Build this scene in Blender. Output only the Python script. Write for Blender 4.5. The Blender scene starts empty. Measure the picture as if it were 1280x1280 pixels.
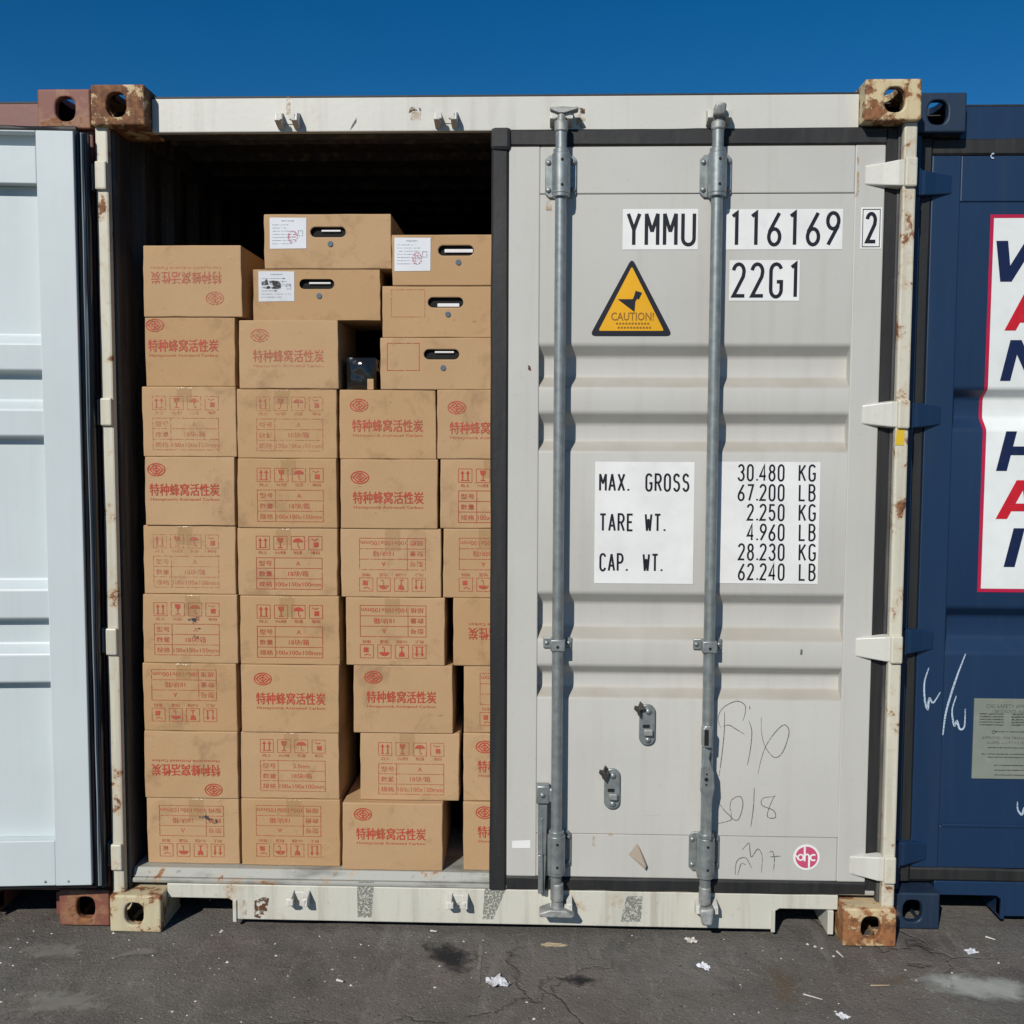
import bpy, bmesh, math, random
from mathutils import Vector, Matrix, noise
random.seed(7)
S = bpy.context.scene
COL = S.collection
R = math.radians

# ------------------------------------------------------------------ camera
CAM = Vector((0.1366, -3.0719, 1.5411))
CM = (Matrix.Rotation(0.0322, 3, 'Z') @ Matrix.Rotation(-0.0691, 3, 'X') @ Matrix.Rotation(-0.0040, 3, 'Y'))
cam = bpy.data.cameras.new('camera')
cam.sensor_width = 36; cam.lens = 36; cam.clip_end = 2000; cam.clip_start = 0.05
camo = bpy.data.objects.new('camera', cam)
right, fwd, up = CM.col[0], CM.col[1], CM.col[2]
m = Matrix.Identity(4)
for r in range(3):
    m[r][0] = right[r]; m[r][1] = up[r]; m[r][2] = -fwd[r]; m[r][3] = CAM[r]
camo.matrix_world = m
COL.objects.link(camo)
S.camera = camo
# ------------------------------------------------------------------ light
SUN_AZ, SUN_EL = R(24.5), R(34)          # azimuth measured from the container's front, to the left
to_sun = Vector((-math.sin(SUN_AZ)*math.cos(SUN_EL), -math.cos(SUN_AZ)*math.cos(SUN_EL), math.sin(SUN_EL)))
w = bpy.data.worlds.new('World'); S.world = w; w.use_nodes = True
wn = w.node_tree.nodes; bg = wn['Background']
sky = wn.new('ShaderNodeTexSky'); sky.sky_type = 'NISHITA'; sky.sun_disc = False
sky.sun_elevation = SUN_EL
sky.sun_rotation = math.atan2(to_sun.x, to_sun.y)
sky.altitude = 300; sky.air_density = 1.0; sky.dust_density = 0.0; sky.ozone_density = 6.0
hs = wn.new('ShaderNodeHueSaturation'); hs.inputs['Saturation'].default_value = 1.30
w.node_tree.links.new(sky.outputs[0], hs.inputs['Color'])
w.node_tree.links.new(hs.outputs[0], bg.inputs['Color'])
bg.inputs['Strength'].default_value = 0.066
sl = bpy.data.lights.new('sun', 'SUN'); sl.energy = 4.2; sl.angle = R(0.53); sl.color = (1.0, 0.95, 0.87)
slo = bpy.data.objects.new('sun', sl); COL.objects.link(slo)
slo.rotation_euler = (-to_sun).to_track_quat('-Z', 'Y').to_euler()
slo.location = (-4, -8, 8)
S.view_settings.view_transform = 'Standard'; S.view_settings.look = 'None'
S.view_settings.exposure = 0.0; S.view_settings.gamma = 1.0

# ------------------------------------------------------------------ survey: photo measurement -> place on a plane of known depth
def U(px, py, y=0.0):
    d = CM @ Vector(((px-640)/1280, 1, -(py-640)/1280))
    p = CAM + d*((y-CAM.y)/d.y)
    return p.x, p.z
def G(px, py, z=0.0):
    d = CM @ Vector(((px-640)/1280, 1, -(py-640)/1280))
    p = CAM + d*((z-CAM.z)/d.z)
    return p.x, p.y

# ------------------------------------------------------------------ materials
MATS = {}
class NT:
    def __init__(s, name):
        s.m = bpy.data.materials.new(name); s.m.use_nodes = True
        s.t = s.m.node_tree; s.b = s.t.nodes['Principled BSDF']; s.o = s.t.nodes['Material Output']
        MATS[name] = s.m
    def n(s, typ, **kw):
        x = s.t.nodes.new(typ)
        for k, v in kw.items(): setattr(x, k, v)
        return x
    def l(s, a, b): s.t.links.new(a, b)
    def coord(s, scale=(1,1,1), kind='Object', rnd=False):
        tc = s.n('ShaderNodeTexCoord'); mp = s.n('ShaderNodeMapping'); mp.inputs['Scale'].default_value = scale
        src = tc.outputs[kind]
        if kind == 'World':
            pass
        if rnd:
            oi = s.n('ShaderNodeObjectInfo'); vm = s.n('ShaderNodeVectorMath', operation='MULTIPLY_ADD')
            vm.inputs[1].default_value = (37, 53, 71)
            cx = s.n('ShaderNodeCombineXYZ')
            for i in range(3): s.l(oi.outputs['Random'], cx.inputs[i])
            s.l(cx.outputs[0], vm.inputs[0]); s.l(src, vm.inputs[2]); src = vm.outputs[0]
        s.l(src, mp.inputs['Vector']); return mp.outputs[0]
    def noise(s, co, scale, detail=6, rough=.55, dist=0):
        x = s.n('ShaderNodeTexNoise'); x.inputs['Scale'].default_value = scale; x.inputs['Detail'].default_value = detail
        x.inputs['Roughness'].default_value = rough; x.inputs['Distortion'].default_value = dist
        s.l(co, x.inputs['Vector']); return x.outputs['Fac']
    def ramp(s, f, stops):
        x = s.n('ShaderNodeValToRGB'); e = x.color_ramp.elements
        while len(e) < len(stops): e.new(.5)
        for i, (p, c) in enumerate(stops):
            e[i].position = p; e[i].color = c if len(c) == 4 else (*c, 1)
        s.l(f, x.inputs[0]); return x.outputs[0]
    def step(s, f, a, b):
        return s.ramp(f, [(a, (0,0,0)), (b, (1,1,1))])
    def mix(s, fac, a, b, mode='MIX'):
        x = s.n('ShaderNodeMix', data_type='RGBA', blend_type=mode)
        for sock, v in ((x.inputs[0], fac), (x.inputs[6], a), (x.inputs[7], b)):
            if hasattr(v, 'links') : s.l(v, sock)
            elif isinstance(v, (int, float)): sock.default_value = v
            else: sock.default_value = (*v, 1)
        return x.outputs[2]
    def math(s, op, a, b=0):
        x = s.n('ShaderNodeMath', operation=op)
        for i, v in enumerate((a, b)):
            if hasattr(v, 'links'): s.l(v, x.inputs[i])
            else: x.inputs[i].default_value = v
        return x.outputs[0]
    def bump(s, f, strength, dist=.002):
        x = s.n('ShaderNodeBump'); x.inputs['Strength'].default_value = strength; x.inputs['Distance'].default_value = dist
        s.l(f, x.inputs['Height']); s.l(x.outputs[0], s.b.inputs['Normal'])
    def base(s, c):
        if hasattr(c, 'links'): s.l(c, s.b.inputs['Base Color'])
        else: s.b.inputs['Base Color'].default_value = (*c, 1)
    def set(s, rough=.5, metal=0, spec=.5):
        s.b.inputs['Roughness'].default_value = rough; s.b.inputs['Metallic'].default_value = metal
        s.b.inputs['Specular IOR Level'].default_value = spec
    def alpha(s, f): s.l(f, s.b.inputs['Alpha'])

def paint(name, col, rust=.0, dirt=.25, rough=.42, dirtcol=(.30,.27,.21), chip=(.20,.085,.035), nscale=7.5, streak=(26,26,1.6), ledge=0):
    a = NT(name); co = a.coord(); st = a.coord(streak)
    big = a.noise(co, 2.2, 5); c = a.mix(a.step(big, .35, .7), col, tuple(x*.93 for x in col))
    d = a.math('MULTIPLY', a.step(a.noise(st, 1.0, 6, .6), .50, .80), dirt)
    c = a.mix(d, c, dirtcol)
    fine = a.step(a.noise(co, 55, 4, .6), .62, .72); c = a.mix(a.math('MULTIPLY', fine, dirt*.55), c, tuple(x*.8 for x in dirtcol))
    if ledge:   # grime that settles on faces looking up
        ge = a.n('ShaderNodeNewGeometry'); sx = a.n('ShaderNodeSeparateXYZ'); a.l(ge.outputs['Normal'], sx.inputs[0])
        lm = a.math('MULTIPLY', a.step(sx.outputs['Z'], .12, .55), a.math('MULTIPLY', a.ramp(a.noise(co, 4, 5), [(.25, (.45,)*3), (.75, (1,)*3)]), ledge))
        c = a.mix(lm, c, (.27,.235,.18))
        sc = a.math('MULTIPLY', a.step(a.noise(a.coord((3,3,22)), 3.0, 7, .7, .6), .66, .72), .35)
        c = a.mix(sc, c, (.33,.31,.27))
    if rust > 0:
        n1 = a.noise(co, nscale, 9, .68, .3); lo = .74-rust*.36
        mask = a.step(n1, lo, lo+.035)
        rc = a.ramp(a.noise(co, 40, 6, .7), [(.3, (.055,.024,.014)), (.5, chip), (.72, (.33,.14,.05))])
        halo = a.step(n1, lo-.07, lo+.02)
        c = a.mix(a.math('MULTIPLY', halo, .45), c, (.42,.25,.11))
        c = a.mix(mask, c, rc)
        rr = a.mix(mask, (rough,)*3, (.85,)*3); a.l(rr, a.b.inputs['Roughness'])
        h = a.math('ADD', a.math('MULTIPLY', mask, -.6), a.math('MULTIPLY', a.noise(co, 60, 6), .35))
        a.set(rough); a.l(rr, a.b.inputs['Roughness'])
        a.bump(h, .5, .0018)
    else:
        a.set(rough)
        a.bump(a.math('ADD', a.math('MULTIPLY', a.noise(co, 3.2, 3), 2.2), a.math('MULTIPLY', a.noise(co, 160, 2), .12)), .30, .003)
    a.base(c); return a.m

CREAM = paint('cream_paint', (.555,.55,.50), .10, .36)
CREAM_POST = paint('cream_post_paint', (.57,.545,.445), .40, .6, nscale=12)
CASTING = paint('rusty_casting', (.50,.40,.23), .80, .6, .65, nscale=15, chip=(.15,.065,.03))
CASTING_R = paint('speckled_casting', (.55,.46,.27), .66, .6, .6, nscale=19)
CASTING_BR = paint('rust_washed_casting', (.56,.45,.27), .69, .8, .6, nscale=11, chip=(.26,.11,.04))
CASTING_B = paint('bottom_casting_paint', (.52,.46,.30), .56, .7, .6, nscale=13)
CREAM_SILL = paint('sill_paint', (.55,.54,.465), .20, .7, nscale=9)
DOORP = paint('door_paint', (.485,.478,.445), 0, .22, ledge=.75)
INDOOR = paint('door_inner_paint', (.525,.585,.595), 0, .10, .45)
INSIDE_SHADE = paint('inside_shade_paint', (.030,.030,.035), .1, .4, .6)  # near-black base: the interior's deep shade is put into the colour
BLUE = paint('blue_paint', (.0058,.0265,.072), 0, .12, .42, (.06,.07,.08))
BLUEC = paint('blue_casting_paint', (.009,.024,.052), .2, .3, .5, (.06,.07,.08))
REDP = paint('red_paint', (.17,.058,.045), .12, .2, .5, (.12,.07,.05))
REDC = paint('red_casting_paint', (.19,.065,.045), .45, .4, .6, (.16,.09,.06))
SILLTOP = paint('threshold_steel', (.33,.335,.30), .36, 1.0, .55, (.06,.056,.05), streak=(5,9,22), nscale=10)

a = NT('rubber'); co = a.coord(); st = a.coord((30,30,2))
a.base(a.mix(a.math('MULTIPLY', a.step(a.noise(st, 1.2, 6), .45, .8), .55), (.010,.0105,.011), (.036,.034,.030))); a.set(.6)
a.bump(a.noise(co, 30, 5), .35, .003); RUBBER = a.m
a = NT('rubber_smooth'); a.base((.008,.010,.014)); a.set(.28); RUBBER2 = a.m
a = NT('seal_strip'); a.base((.22,.26,.28)); a.set(.3); SEALSTRIP = a.m

a = NT('galvanised'); co = a.coord(); st = a.coord((40,40,3))
c = a.ramp(a.noise(co, 35, 5, .6), [(.3, (.20,.225,.225)), (.7, (.33,.36,.355))])
c = a.mix(a.math('MULTIPLY', a.step(a.noise(st, 1.3, 5), .55, .8), .5), c, (.17,.16,.13)); a.base(c); a.set(.42, .55)
a.bump(a.noise(co, 90, 4), .15, .001); GALV = a.m
a = NT('cast_steel'); co = a.coord()
c = a.ramp(a.noise(co, 40, 6, .65), [(.3, (.16,.17,.165)), (.62, (.36,.37,.35))]); a.base(c); a.set(.55, .35)
a.bump(a.noise(co, 120, 4), .3, .001); CASTST = a.m
a = NT('dark_hole'); a.base((.006,.006,.006)); a.set(.9); DARK = a.m
a = NT('torn_seal'); a.base((.03,.028,.026)); a.set(.7); TORN = a.m
a = NT('bent_tab'); a.base((.30,.25,.19)); a.set(.6); TAB = a.m

def flat(name, col, rough=.5, wear=0, alpha_noise=None, scale=60):
    a = NT(name); co = a.coord(rnd=True); c = col
    c = a.mix(a.step(a.noise(co, 9, 5), .35, .75), col, tuple(x*.88 for x in col))
    if wear: c = a.mix(a.math('MULTIPLY', a.step(a.noise(co, 25, 7, .65), .52, .75), wear), c, (.30,.28,.23))
    a.base(c); a.set(rough, 0, .3)
    if alpha_noise: a.alpha(a.step(a.noise(co, scale, 4, .6), *alpha_noise))
    return a.m
WHITE = flat('white_sticker', (.74,.745,.73), .4, .10)
BLACKL = flat('black_lettering', (.012,.013,.02), .45)
YELLOW = flat('yellow_sticker', (.72,.37,.012), .4, .12)
BROWNL = flat('brown_lettering', (.26,.12,.015), .5)
PINK = flat('pink_sticker', (.52,.075,.16), .45, .1)
PANELW = flat('white_panel_paint', (.70,.73,.72), .4, .06)
PANELR = flat('red_border_paint', (.42,.012,.055), .4, .05)
LETR = flat('red_letter_paint', (.50,.012,.025), .4, .04)
LETB = flat('navy_letter_paint', (.008,.016,.06), .4, .04)
PLATE = flat('data_plate_metal', (.20,.225,.19), .5, .55)
PLATEL = flat('plate_lettering', (.055,.06,.05), .5, 0, (.40,.55), 240)
PEN = flat('pen_ink', (.12,.12,.13), .6, 0, (.30,.52), 160)
CHALK = flat('chalk', (.45,.55,.66), .9, 0, (.33,.50), 260)
RUSTD = flat('rust_stain', (.11,.045,.02), .9, 0, (.42,.55), 70)
RUSTW = flat('rust_wash', (.50,.34,.17), .8, 0, (.45,.75), 45)
YELP = flat('yellow_paint_dab', (.62,.42,.03), .5)
STENCIL = flat('worn_stencil', (.20,.21,.185), .6, 0, (.42,.58), 170)
PAPER = flat('white_paper', (.66,.68,.71), .6, .05)
PAPERD = flat('smudged_paper', (.60,.62,.64), .6, .3)
PAPINK = flat('paper_print_grey', (.30,.33,.42), .6, 0, (.42,.56), 300)
STAMP = flat('paper_stamp_red', (.55,.22,.26), .6, 0, (.42,.58), 180)
SMUDGE = flat('ink_smudge', (.05,.05,.055), .8, 0, (.44,.62), 55)
REDINK = flat('red_ink', (.42,.062,.036), .6, 0, (.27,.42), 150)
REDINK2 = flat('red_ink_worn', (.45,.080,.050), .6, 0, (.31,.52), 140)
REDINK3 = flat('red_ink_faded', (.47,.125,.080), .6, 0, (.34,.62), 130)
BUTTON = flat('grey_button', (.10,.13,.17), .4)
FOAM = flat('white_foam', (.72,.70,.70), .5)
BLACKF = NT('black_film'); BLACKF.base((.010,.010,.009)); BLACKF.set(.12, 0, .7)
BLACKF.bump(BLACKF.noise(BLACKF.coord(), 11, 2, .4, 1.0), .55, .02); BLACKF = BLACKF.m
a = NT('packing_tape'); a.base((.40,.25,.11)); a.set(.13, 0, .6); a.b.inputs['Alpha'].default_value = .20
a.bump(a.noise(a.coord(rnd=True), 45, 3, .5, .8), .5, .004); TAPE = a.m

a = NT('cardboard'); co = a.coord(rnd=True); oi = a.n('ShaderNodeObjectInfo')
c = a.ramp(oi.outputs['Random'], [(0, (.415,.258,.125)), (.5, (.455,.298,.165)), (1, (.42,.268,.142))])
c = a.mix(a.math('MULTIPLY', a.step(a.noise(co, 5, 5), .35, .7), .5), c, (.385,.240,.120))
fl = a.n('ShaderNodeTexWave'); fl.wave_type = 'BANDS'; fl.bands_direction = 'X'; fl.inputs['Scale'].default_value = 42
fl.inputs['Distortion'].default_value = .6; fl.inputs['Detail'].default_value = 2; a.l(a.coord(), fl.inputs['Vector'])
c = a.mix(a.math('MULTIPLY', fl.outputs['Fac'], .05), c, (.34,.21,.10))
dm = a.math('MULTIPLY', a.step(a.noise(co, 7.5, 8, .70, .4), .545, .73), .62)
c = a.mix(dm, c, (.20,.115,.06))
sp = a.step(a.noise(a.coord((1,1,2.2), rnd=True), 34, 4, .6), .69, .75); c = a.mix(a.math('MULTIPLY', sp, .55), c, (.10,.07,.045))
a.base(c); a.set(.72, 0, .25)
a.bump(a.math('ADD', a.noise(co, 9, 4, .5, .3), a.math('MULTIPLY', fl.outputs['Fac'], .04)), .55, .004)
CARD = a.m

a = NT('asphalt'); co = a.coord()
mp = a.n('ShaderNodeMapping'); mp.inputs['Rotation'].default_value = (0,0,R(38)); mp.inputs['Scale'].default_value = (5.5,.9,1); a.l(co, mp.inputs['Vector']); sc = mp.outputs[0]
c = a.ramp(a.noise(co, 2.3, 10, .66), [(.30, (.072,.067,.060)), (.46, (.110,.103,.093)), (.56, (.130,.122,.110)), (.72, (.160,.152,.138))])
c = a.mix(a.math('MULTIPLY', a.step(a.noise(co, 1.3, 5, .6, .4), .47, .60), .38), c, (.132,.104,.088))
c = a.mix(a.math('MULTIPLY', a.step(a.noise(co, 4.2, 8, .66, .6), .56, .72), .65), c, (.050,.047,.045))
c = a.mix(a.math('MULTIPLY', a.step(a.noise(sc, 2.2, 9, .72, .3), .55, .70), .60), c, (.21,.197,.175))
c = a.mix(a.math('MULTIPLY', a.step(a.noise(co, 15, 8, .75, .3), .56, .68), .50), c, (.20,.187,.167))
c = a.mix(a.step(a.noise(co, 130, 3, .6), .62, .70), c, (.24,.225,.20))
c = a.mix(a.step(a.noise(co, 95, 3, .6), .64, .71), c, (.030,.028,.026))
wv = a.n('ShaderNodeVectorMath', operation='ADD'); nz = a.n('ShaderNodeTexNoise'); nz.inputs['Scale'].default_value = 5; nz.inputs['Detail'].default_value = 6; a.l(co, nz.inputs['Vector'])
sv = a.n('ShaderNodeVectorMath', operation='SCALE'); sv.inputs['Scale'].default_value = .28; a.l(nz.outputs['Color'], sv.inputs[0]); a.l(co, wv.inputs[0]); a.l(sv.outputs[0], wv.inputs[1])
ve = a.n('ShaderNodeTexVoronoi'); ve.feature = 'DISTANCE_TO_EDGE'; ve.inputs['Scale'].default_value = 1.15; a.l(wv.outputs[0], ve.inputs['Vector'])
crack = a.math('MULTIPLY', a.ramp(ve.outputs['Distance'], [(.0, (1,1,1)), (.009, (0,0,0))]), a.step(a.noise(co, 1.4, 3), .46, .58))
c = a.mix(a.math('MULTIPLY', crack, .28), c, (.022,.020,.018))
vo = a.n('ShaderNodeTexVoronoi'); vo.inputs['Scale'].default_value = 120; a.l(co, vo.inputs['Vector'])
a.base(c); a.set(.88, 0, .25)
hh = a.math('ADD', a.math('MULTIPLY', vo.outputs['Distance'], .30), a.math('ADD', a.noise(co, 24, 9, .74), a.math('MULTIPLY', a.noise(co, 5, 4), 1.4)))
hh = a.math('SUBTRACT', hh, a.math('MULTIPLY', crack, .9))
a.bump(hh, .6, .010); ASPH = a.m
def patch_mat(name, col, lo, hi, scale, k=1.0):
    a = NT(name); co = a.coord(kind='Object'); at = a.n('ShaderNodeAttribute'); at.attribute_name = 'fade'
    a.base(a.mix(a.step(a.noise(co, 14, 6), .3, .7), col, tuple(x*.8 for x in col))); a.set(.9, 0, .2)
    n = a.math('ADD', a.noise(co, scale, 9, .68, .5), a.math('MULTIPLY', at.outputs['Fac'], .42))
    a.alpha(a.math('MULTIPLY', a.step(n, lo, hi), k)); return a.m
POWDER = patch_mat('pale_powder', (.36,.37,.34), .46, .72, 11, .95)
STAINB = patch_mat('oil_stain', (.022,.022,.024), .52, .84, 22, .8)
OCHRE = patch_mat('ochre_scuff', (.19,.14,.085), .54, .90, 24, .4)
GREYSC = patch_mat('pale_scrape', (.25,.24,.21), .48, .76, 30, .7)
CHIPW = flat('pale_chip', (.55,.52,.47), .8)
GRIT = flat('grit', (.13,.12,.105), .9)
STRAW = flat('straw', (.42,.33,.21), .8)
PLY = paint('plywood_floor', (.13,.10,.075), 0, .6, .7, (.05,.045,.04))

# ------------------------------------------------------------------ mesh builder
class MB:
    def __init__(s): s.v = []; s.f = []
    def add(s, vs, fs):
        o = len(s.v); s.v += [tuple(p) for p in vs]; s.f += [tuple(i+o for i in f) for f in fs]; return s
    def hexa(s, p):   # 8 points: bottom ring 0-3, top ring 4-7
        return s.add(p, [(3,2,1,0),(4,5,6,7),(0,1,5,4),(1,2,6,5),(2,3,7,6),(3,0,4,7)])
    def box(s, x0, x1, y0, y1, z0, z1):
        return s.hexa([(x0,y0,z0),(x1,y0,z0),(x1,y1,z0),(x0,y1,z0),(x0,y0,z1),(x1,y0,z1),(x1,y1,z1),(x0,y1,z1)])
    def prism(s, poly, y0, y1):   # polygon in x,z drawn counter-clockwise seen from the front (-y)
        n = len(poly)
        vs = [(x,y0,z) for x,z in poly]+[(x,y1,z) for x,z in poly]
        return s.add(vs, [tuple(range(n)), tuple(range(2*n-1, n-1, -1))]+[((i+1)%n, i, n+i, n+(i+1)%n) for i in range(n)])
    def cyl(s, a, b, r0, r1=None, n=16, cap=True):
        a = Vector(a); b = Vector(b); r1 = r0 if r1 is None else r1
        d = (b-a).normalized(); t = Vector((0,0,1)) if abs(d.z) < .9 else Vector((1,0,0))
        e = d.cross(t).normalized(); g = d.cross(e)
        vs = [a+(e*math.cos(2*math.pi*i/n)+g*math.sin(2*math.pi*i/n))*r0 for i in range(n)]
        vs += [b+(e*math.cos(2*math.pi*i/n)+g*math.sin(2*math.pi*i/n))*r1 for i in range(n)]
        fs = [(i, n+i, n+(i+1)%n, (i+1)%n) for i in range(n)]
        if cap: fs += [tuple(range(n)), tuple(range(2*n-1, n-1, -1))]
        return s.add(vs, fs)
    def dome(s, c, r, h, n=10):   # rivet head on a face that looks to -y
        x,y,z = c; vs = []; k = 3
        for j in range(k):
            t = j/k*math.pi/2
            vs += [(x+r*math.cos(t)*math.cos(2*math.pi*i/n), y-h*math.sin(t), z+r*math.cos(t)*math.sin(2*math.pi*i/n)) for i in range(n)]
        vs.append((x,y-h,z)); fs = []
        for j in range(k-1):
            fs += [(j*n+i, j*n+(i+1)%n, (j+1)*n+(i+1)%n, (j+1)*n+i) for i in range(n)]
        fs += [((k-1)*n+i, (k-1)*n+(i+1)%n, k*n) for i in range(n)]
        return s.add(vs, fs)
    lay = 0
    def flat(s, poly, y):   # flat polygon facing -y
        s.lay += 1; yy = y-2e-5*(s.lay % 40)
        return s.add([(x,yy,z) for x,z in poly], [tuple(range(len(poly)))])
    def stroke(s, pts, wd, y, closed=False, taper=False):
        P = [Vector((p[0], p[1])) for p in pts]; n = len(P)
        s.lay += 1; yy = y-2e-5*(s.lay % 40); L = []; Rr = []
        for i in range(n):
            if closed: p, q = P[i-1], P[(i+1)%n]
            else: p, q = P[max(i-1,0)], P[min(i+1,n-1)]
            t1 = (P[i]-p); t2 = (q-P[i])
            if t1.length < 1e-9: t1 = t2
            if t2.length < 1e-9: t2 = t1
            t1 = t1.normalized(); t2 = t2.normalized(); t = t1+t2
            t = t1 if t.length < 1e-6 else t.normalized()
            nn = Vector((-t.y, t.x)); k = 1/max(.45, nn.dot(Vector((-t1.y, t1.x))))
            h = wd/2*k*(1 if not taper else (.45+.55*math.sin(math.pi*min(.97, (i+.3)/n))))
            L.append(P[i]+nn*h); Rr.append(P[i]-nn*h)
        vs = [(p.x,yy,p.y) for p in L]+[(p.x,yy,p.y) for p in Rr]
        fs = [(n+i, n+(i+1)%n, (i+1)%n, i) for i in range(n if closed else n-1)]
        return s.add(vs, fs)
    def disc(s, cx, cz, rx, rz, y, n=40):
        return s.flat([(cx+rx*math.cos(2*math.pi*i/n), cz+rz*math.sin(2*math.pi*i/n)) for i in range(n)], y)
    def merge(s, o, dx=0, dy=0, dz=0, sc=1, flip=False):
        k = -sc if flip else sc
        return s.add([(p[0]*k+dx, p[1]+dy, p[2]*k+dz) for p in o.v], o.f)
    def mesh(s, name, mat, smooth=None):
        me = bpy.data.meshes.new(name); me.from_pydata(s.v, [], s.f); me.update()
        if mat: me.materials.append(mat)
        if smooth:
            for p in me.polygons: p.use_smooth = True
            me.set_sharp_from_angle(angle=R(smooth))
        return me
    def build(s, name, mat, parent=None, bevel=0, smooth=None, seg=2):
        o = bpy.data.objects.new(name, s.mesh(name, mat, smooth)); COL.objects.link(o); o.parent = parent
        if bevel:
            b = o.modifiers.new('bevel', 'BEVEL'); b.width = bevel; b.segments = seg; b.limit_method = 'ANGLE'; b.angle_limit = R(38)
            b.harden_normals = False
        return o
def root(name, label, cat, loc=(0,0,0), group=None):
    o = bpy.data.objects.new(name, None); o.empty_display_size = .1; COL.objects.link(o); o.location = loc
    o['label'] = label; o['category'] = cat
    if group: o['group'] = group
    return o
def obj(name, me, parent=None):
    o = bpy.data.objects.new(name, me); COL.objects.link(o); o.parent = parent; return o

# ------------------------------------------------------------------ lettering
def arc(cx, cy, rx, ry, a0, a1, n=9):
    return [(cx+rx*math.cos(R(a0+(a1-a0)*i/n)), cy+ry*math.sin(R(a0+(a1-a0)*i/n))) for i in range(n+1)]
H_ = .5; w_ = .46
GL = {
 'Y': [[(0,1),(.23,.48),(.23,0)],[(.46,1),(.23,.48)]],
 'M': [[(0,0),(0,1),(.23,.42),(.46,1),(.46,0)]],
 'U': [[(0,1)]+[(0,.2)]+arc(.23,.2,.23,.2,180,360)+[(.46,1)]],
 '1': [[(.10,.90),(.26,1),(.26,0)]],
 '6': [[(.40,1),(.03,.40)], arc(.22,.25,.21,.25,0,360,20)],
 '9': [[(.06,0),(.43,.60)], arc(.24,.75,.21,.25,0,360,20)],
 '2': [arc(.22,.77,.21,.23,170,0)+[(.40,.62),(.02,.03),(.46,.03)]],
 'G': [arc(.23,.78,.21,.22,20,180)+[(.02,.22)]+arc(.23,.22,.21,.22,180,350)+[(.44,.46),(.26,.46)]],
 'A': [[(0,0),(.23,1),(.46,0)],[(.08,.30),(.38,.30)]],
 'X': [[(0,0),(.46,1)],[(0,1),(.46,0)]],
 '.': [[(.06,0),(.06,.10)]],
 'R': [[(.02,0),(.02,1)]+[(.22,1)]+arc(.22,.75,.22,.25,90,-90)+[(.02,.5)],[(.22,.5),(.46,0)]],
 'O': [arc(.23,.76,.21,.24,0,180)+[(.02,.24)]+arc(.23,.24,.21,.24,180,360)+[(.44,.76)]],
 '0': [arc(.23,.76,.20,.24,0,180)+[(.03,.24)]+arc(.23,.24,.20,.24,180,360)+[(.43,.76)]],
 'S': [arc(.23,.77,.20,.23,20,270)+arc(.23,.27,.21,.27,90,-160)],
 'T': [[(0,.98),(.46,.98)],[(.23,.98),(.23,0)]],
 'E': [[(.42,.98),(.03,.98),(.03,.02),(.42,.02)],[(.03,.52),(.36,.52)]],
 'W': [[(0,1),(.11,0),(.23,.72),(.35,0),(.46,1)]],
 'C': [arc(.23,.78,.21,.22,15,180)+[(.02,.22)]+arc(.23,.22,.21,.22,180,345)],
 'P': [[(.02,0),(.02,1)]+[(.22,1)]+arc(.22,.74,.22,.26,90,-90)+[(.02,.48)]],
 '3': [arc(.22,.77,.20,.23,160,-80)+arc(.22,.27,.22,.27,80,-165)],
 '4': [[(.34,0),(.34,1),(.0,.28),(.46,.28)]],
 '5': [[(.42,.98),(.07,.98),(.05,.58)]+arc(.22,.32,.21,.31,110,-160)],
 '7': [[(.02,.98),(.44,.98),(.15,0)]],
 '8': [arc(.23,.77,.18,.22,0,360,18), arc(.23,.28,.21,.28,0,360,18)],
 'K': [[(.02,0),(.02,1)],[(.44,1),(.02,.42)],[(.16,.60),(.46,0)]],
 'L': [[(.03,1),(.03,.02),(.42,.02)]],
 'B': [[(.02,0),(.02,1)]+[(.2,1)]+arc(.2,.77,.2,.23,90,-90)+[(.02,.54)],[(.2,.54)]+arc(.2,.27,.23,.27,90,-90)+[(.02,0)]],
}
def stencil(mb, text, x0, z0, x1, z1, y, wd, cells=None):
    """single-stroke gothic lettering spread evenly between x0 and x1"""
    n = cells or len(text); h = z1-z0; pitch = (x1-x0)/(n-1+.62); cw = pitch*.62
    for i, ch in enumerate(text):
        if ch == ' ': continue
        for st in GL[ch]:
            if ch in 'MWYAXK' and len(st) > 2:
                for p_, q_ in zip(st, st[1:]): mb.stroke([(x0+i*pitch+p[0]/.46*cw, z0+p[1]*h) for p in (p_, q_)], wd, y)
                continue
            closed = (st[0][0]-st[-1][0])**2+(st[0][1]-st[-1][1])**2 < 1e-6
            pts = [(x0+i*pitch+p[0]/.46*cw, z0+p[1]*h) for p in (st[:-1] if closed else st)]
            mb.stroke(pts, wd, y, closed)
TXT = {}
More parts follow.
